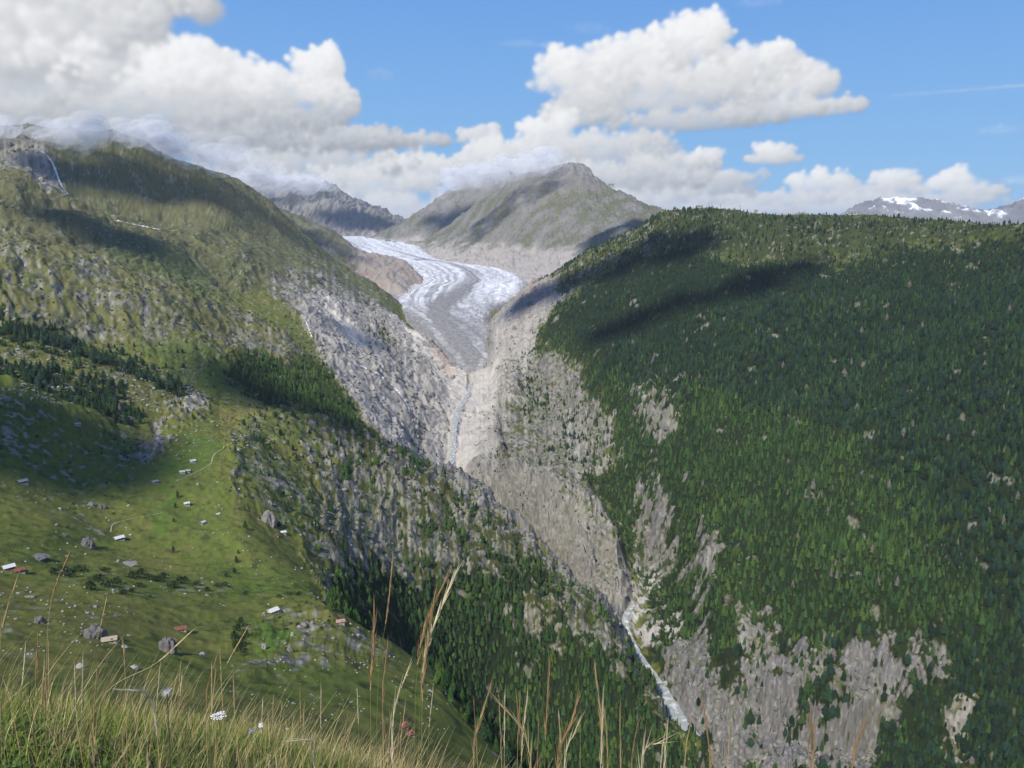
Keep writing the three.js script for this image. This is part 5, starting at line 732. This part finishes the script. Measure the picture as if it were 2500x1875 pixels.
// ---------------------------------------------------------------- clouds that shade the slopes, and the cloud that wraps the tops
{
  const cloudMat = mat(0.9, 0.9, 0.9, 1), puff = (() => { const g = mergeVertices(new THREE.IcosahedronGeometry(1, 4).deleteAttribute('normal').deleteAttribute('uv')), p = g.attributes.position, v = new THREE.Vector3(); for (let i = 0; i < p.count; i++) { v.fromBufferAttribute(p, i); v.multiplyScalar(1 + 0.22 * fbm(v.x * 2.2 + 5, v.z * 2.2 + v.y * 1.6, 4)); p.setXYZ(i, v.x, v.y, v.z); } g.computeVertexNormals(); return g; })();
  seedState = 303;
  const over = (p, high) => p.clone().addScaledVector(SUN, (high - p.y) / SUN.y);
  function cloud(from, to, across, n, high, label) {             // a heap of billows over the strip between two places
    const parts = [], a = over(from, high), b = over(to, high), o = a.clone().add(b).multiplyScalar(0.5), flat = b.clone().sub(a).setY(0), side = new THREE.Vector3(-flat.z, 0, flat.x).normalize();
    for (let i = 0; i < n; i++) { const t = n > 1 ? i / (n - 1) : 0.5, s = across * rr(0.55, 1.05) * (0.6 + 0.4 * Math.sin(Math.PI * (0.15 + 0.7 * t))), p = a.clone().lerp(b, clamp(t + rr(-0.06, 0.06))).addScaledVector(side, rr(-0.5, 0.5) * across).sub(o); parts.push(puff.clone().rotateY(rnd() * 6).scale(s, s * 0.45, s).translate(p.x, p.y + rr(0, 0.2) * across, p.z)); }
    const m = new THREE.Mesh(mergeGeometries(parts), cloudMat); m.name = numbered('cloud'); m.position.copy(o); tag(m, label, 'cloud', null, 'structure'); add(m);
  }
  const at = (x, y, r) => r ? place(x, y, r) : land.hit(x, y, 300) ?? place(x, y, 4200);
  cloud(at(1270, 750), at(1400, 690), 130, 4, 1500, 'cloud shading the glacier end of the wooded ridge');
  cloud(at(1400, 690), at(1700, 590), 170, 7, 1500, 'cloud shading the crest of the wooded ridge');
  cloud(at(1450, 830), at(1720, 730), 95, 6, 1400, 'cloud shading the middle of the wooded slope');
  cloud(at(1780, 710), at(1990, 640), 80, 5, 1450, 'cloud shading the upper wooded slope');
  cloud(at(-60, 1060), at(290, 1120), 110, 8, 900, 'cloud shading the rocky knoll at the left');
  cloud(at(470, 870), at(900, 1060), 75, 9, 1200, 'cloud shading the dark wood above the gorge');
  cloud(at(840, 800), at(890, 850), 60, 3, 1300, 'small cloud shading the bare slope of the gorge');
  cloud(at(120, 520), at(350, 610), 130, 5, 1600, 'cloud shading the green flank of the left mountain');
  cloud(at(120, 428), at(540, 476), 140, 10, 2000, 'cloud bank shading the top of the left mountain');
  cloud(at(690, 560, 5600), at(850, 640, 5200), 150, 4, 2400, 'cloud shading the ridge beside the glacier');
  cloud(at(1440, 590, 5900), at(1600, 540, 6300), 260, 4, 2600, 'cloud shading the right shoulder of the peak');
  cloud(at(1060, 570, 9300), at(1290, 510, 8600), 330, 8, 3600, 'cloud shading the shoulder left of the peak');
  cloud(at(820, 560, 10800), at(960, 560, 11000), 420, 4, 4200, 'cloud shading the foot of the far mountain');
  cloud(at(900, 628, 7000), at(1090, 640, 6500), 90, 4, 2600, 'thin cloud shading the glacier bend');
  // banks of thin mist that hide the tops
  const drop = mergeVertices(new THREE.IcosahedronGeometry(1, 2).deleteAttribute('normal').deleteAttribute('uv')); drop.computeVertexNormals();
  const thin = new THREE.MeshPhysicalMaterial({ color: 0xfafbfc, roughness: 1, transmission: 0.5, thickness: 0, specularIntensity: 0, transparent: true, opacity: 0.10, depthWrite: false, side: THREE.DoubleSide });
  function mist(n, size, spot, label) { const im = new THREE.InstancedMesh(drop, thin, n), m4 = new THREE.Matrix4(); let k = 0; for (let tries = 0; k < n && tries < n * 12; tries++) { const p = spot(); if (!p) continue; const s = size * rr(0.5, 1.5); im.setMatrixAt(k++, m4.makeScale(s * 1.5, s, s).setPosition(p)); } im.count = k; im.name = numbered('cloud_mist'); tag(im, label, 'cloud', null, 'structure'); add(im); }
  const foot = curve([-200, 0, 150, 300, 380, 450, 520, 600, 680], [338, 338, 345, 342, 352, 372, 402, 425, 440]);
  mist(170, 36, () => { const x = rr(-200, 690), f = foot(x) + 12 * fbm(x / 60, 3, 3), up = 80 * rnd() - 20; if (rnd() > smooth(-20, 20, up) * smooth(60, 10, up) * smooth(690, 560, x)) return null; return place(x, f - up, 3800 + 260 * rnd()); }, 'grey cloud base hiding the top of the left mountain');
  mist(190, 42, () => { const x = rr(1040, 1400), f = curve([1040, 1090, 1180, 1260, 1330, 1400], [490, 470, 455, 436, 418, 404])(x) + 8 * fbm(x / 30, 7, 3), up = 75 * rnd() - 8; if (rnd() > smooth(-8, 26, up) * smooth(67, 30, up) * smooth(1400, 1300, x) * smooth(1040, 1100, x)) return null; return place(x, f - up, 6900 + 400 * rnd()); }, 'white cloud touching the left side of the bare peak');
  mist(190, 62, () => { const x = rr(520, 860), f = 470 + 14 * fbm(x / 40, 1, 3), up = 60 * rnd() - 6; if (rnd() > smooth(-6, 22, up) * smooth(54, 26, up) * smooth(860, 740, x)) return null; return place(x, f - up, 11200 + 500 * rnd()); }, 'white cloud lying on the crest of the far mountain');
}
renderer.render(scene, camera);
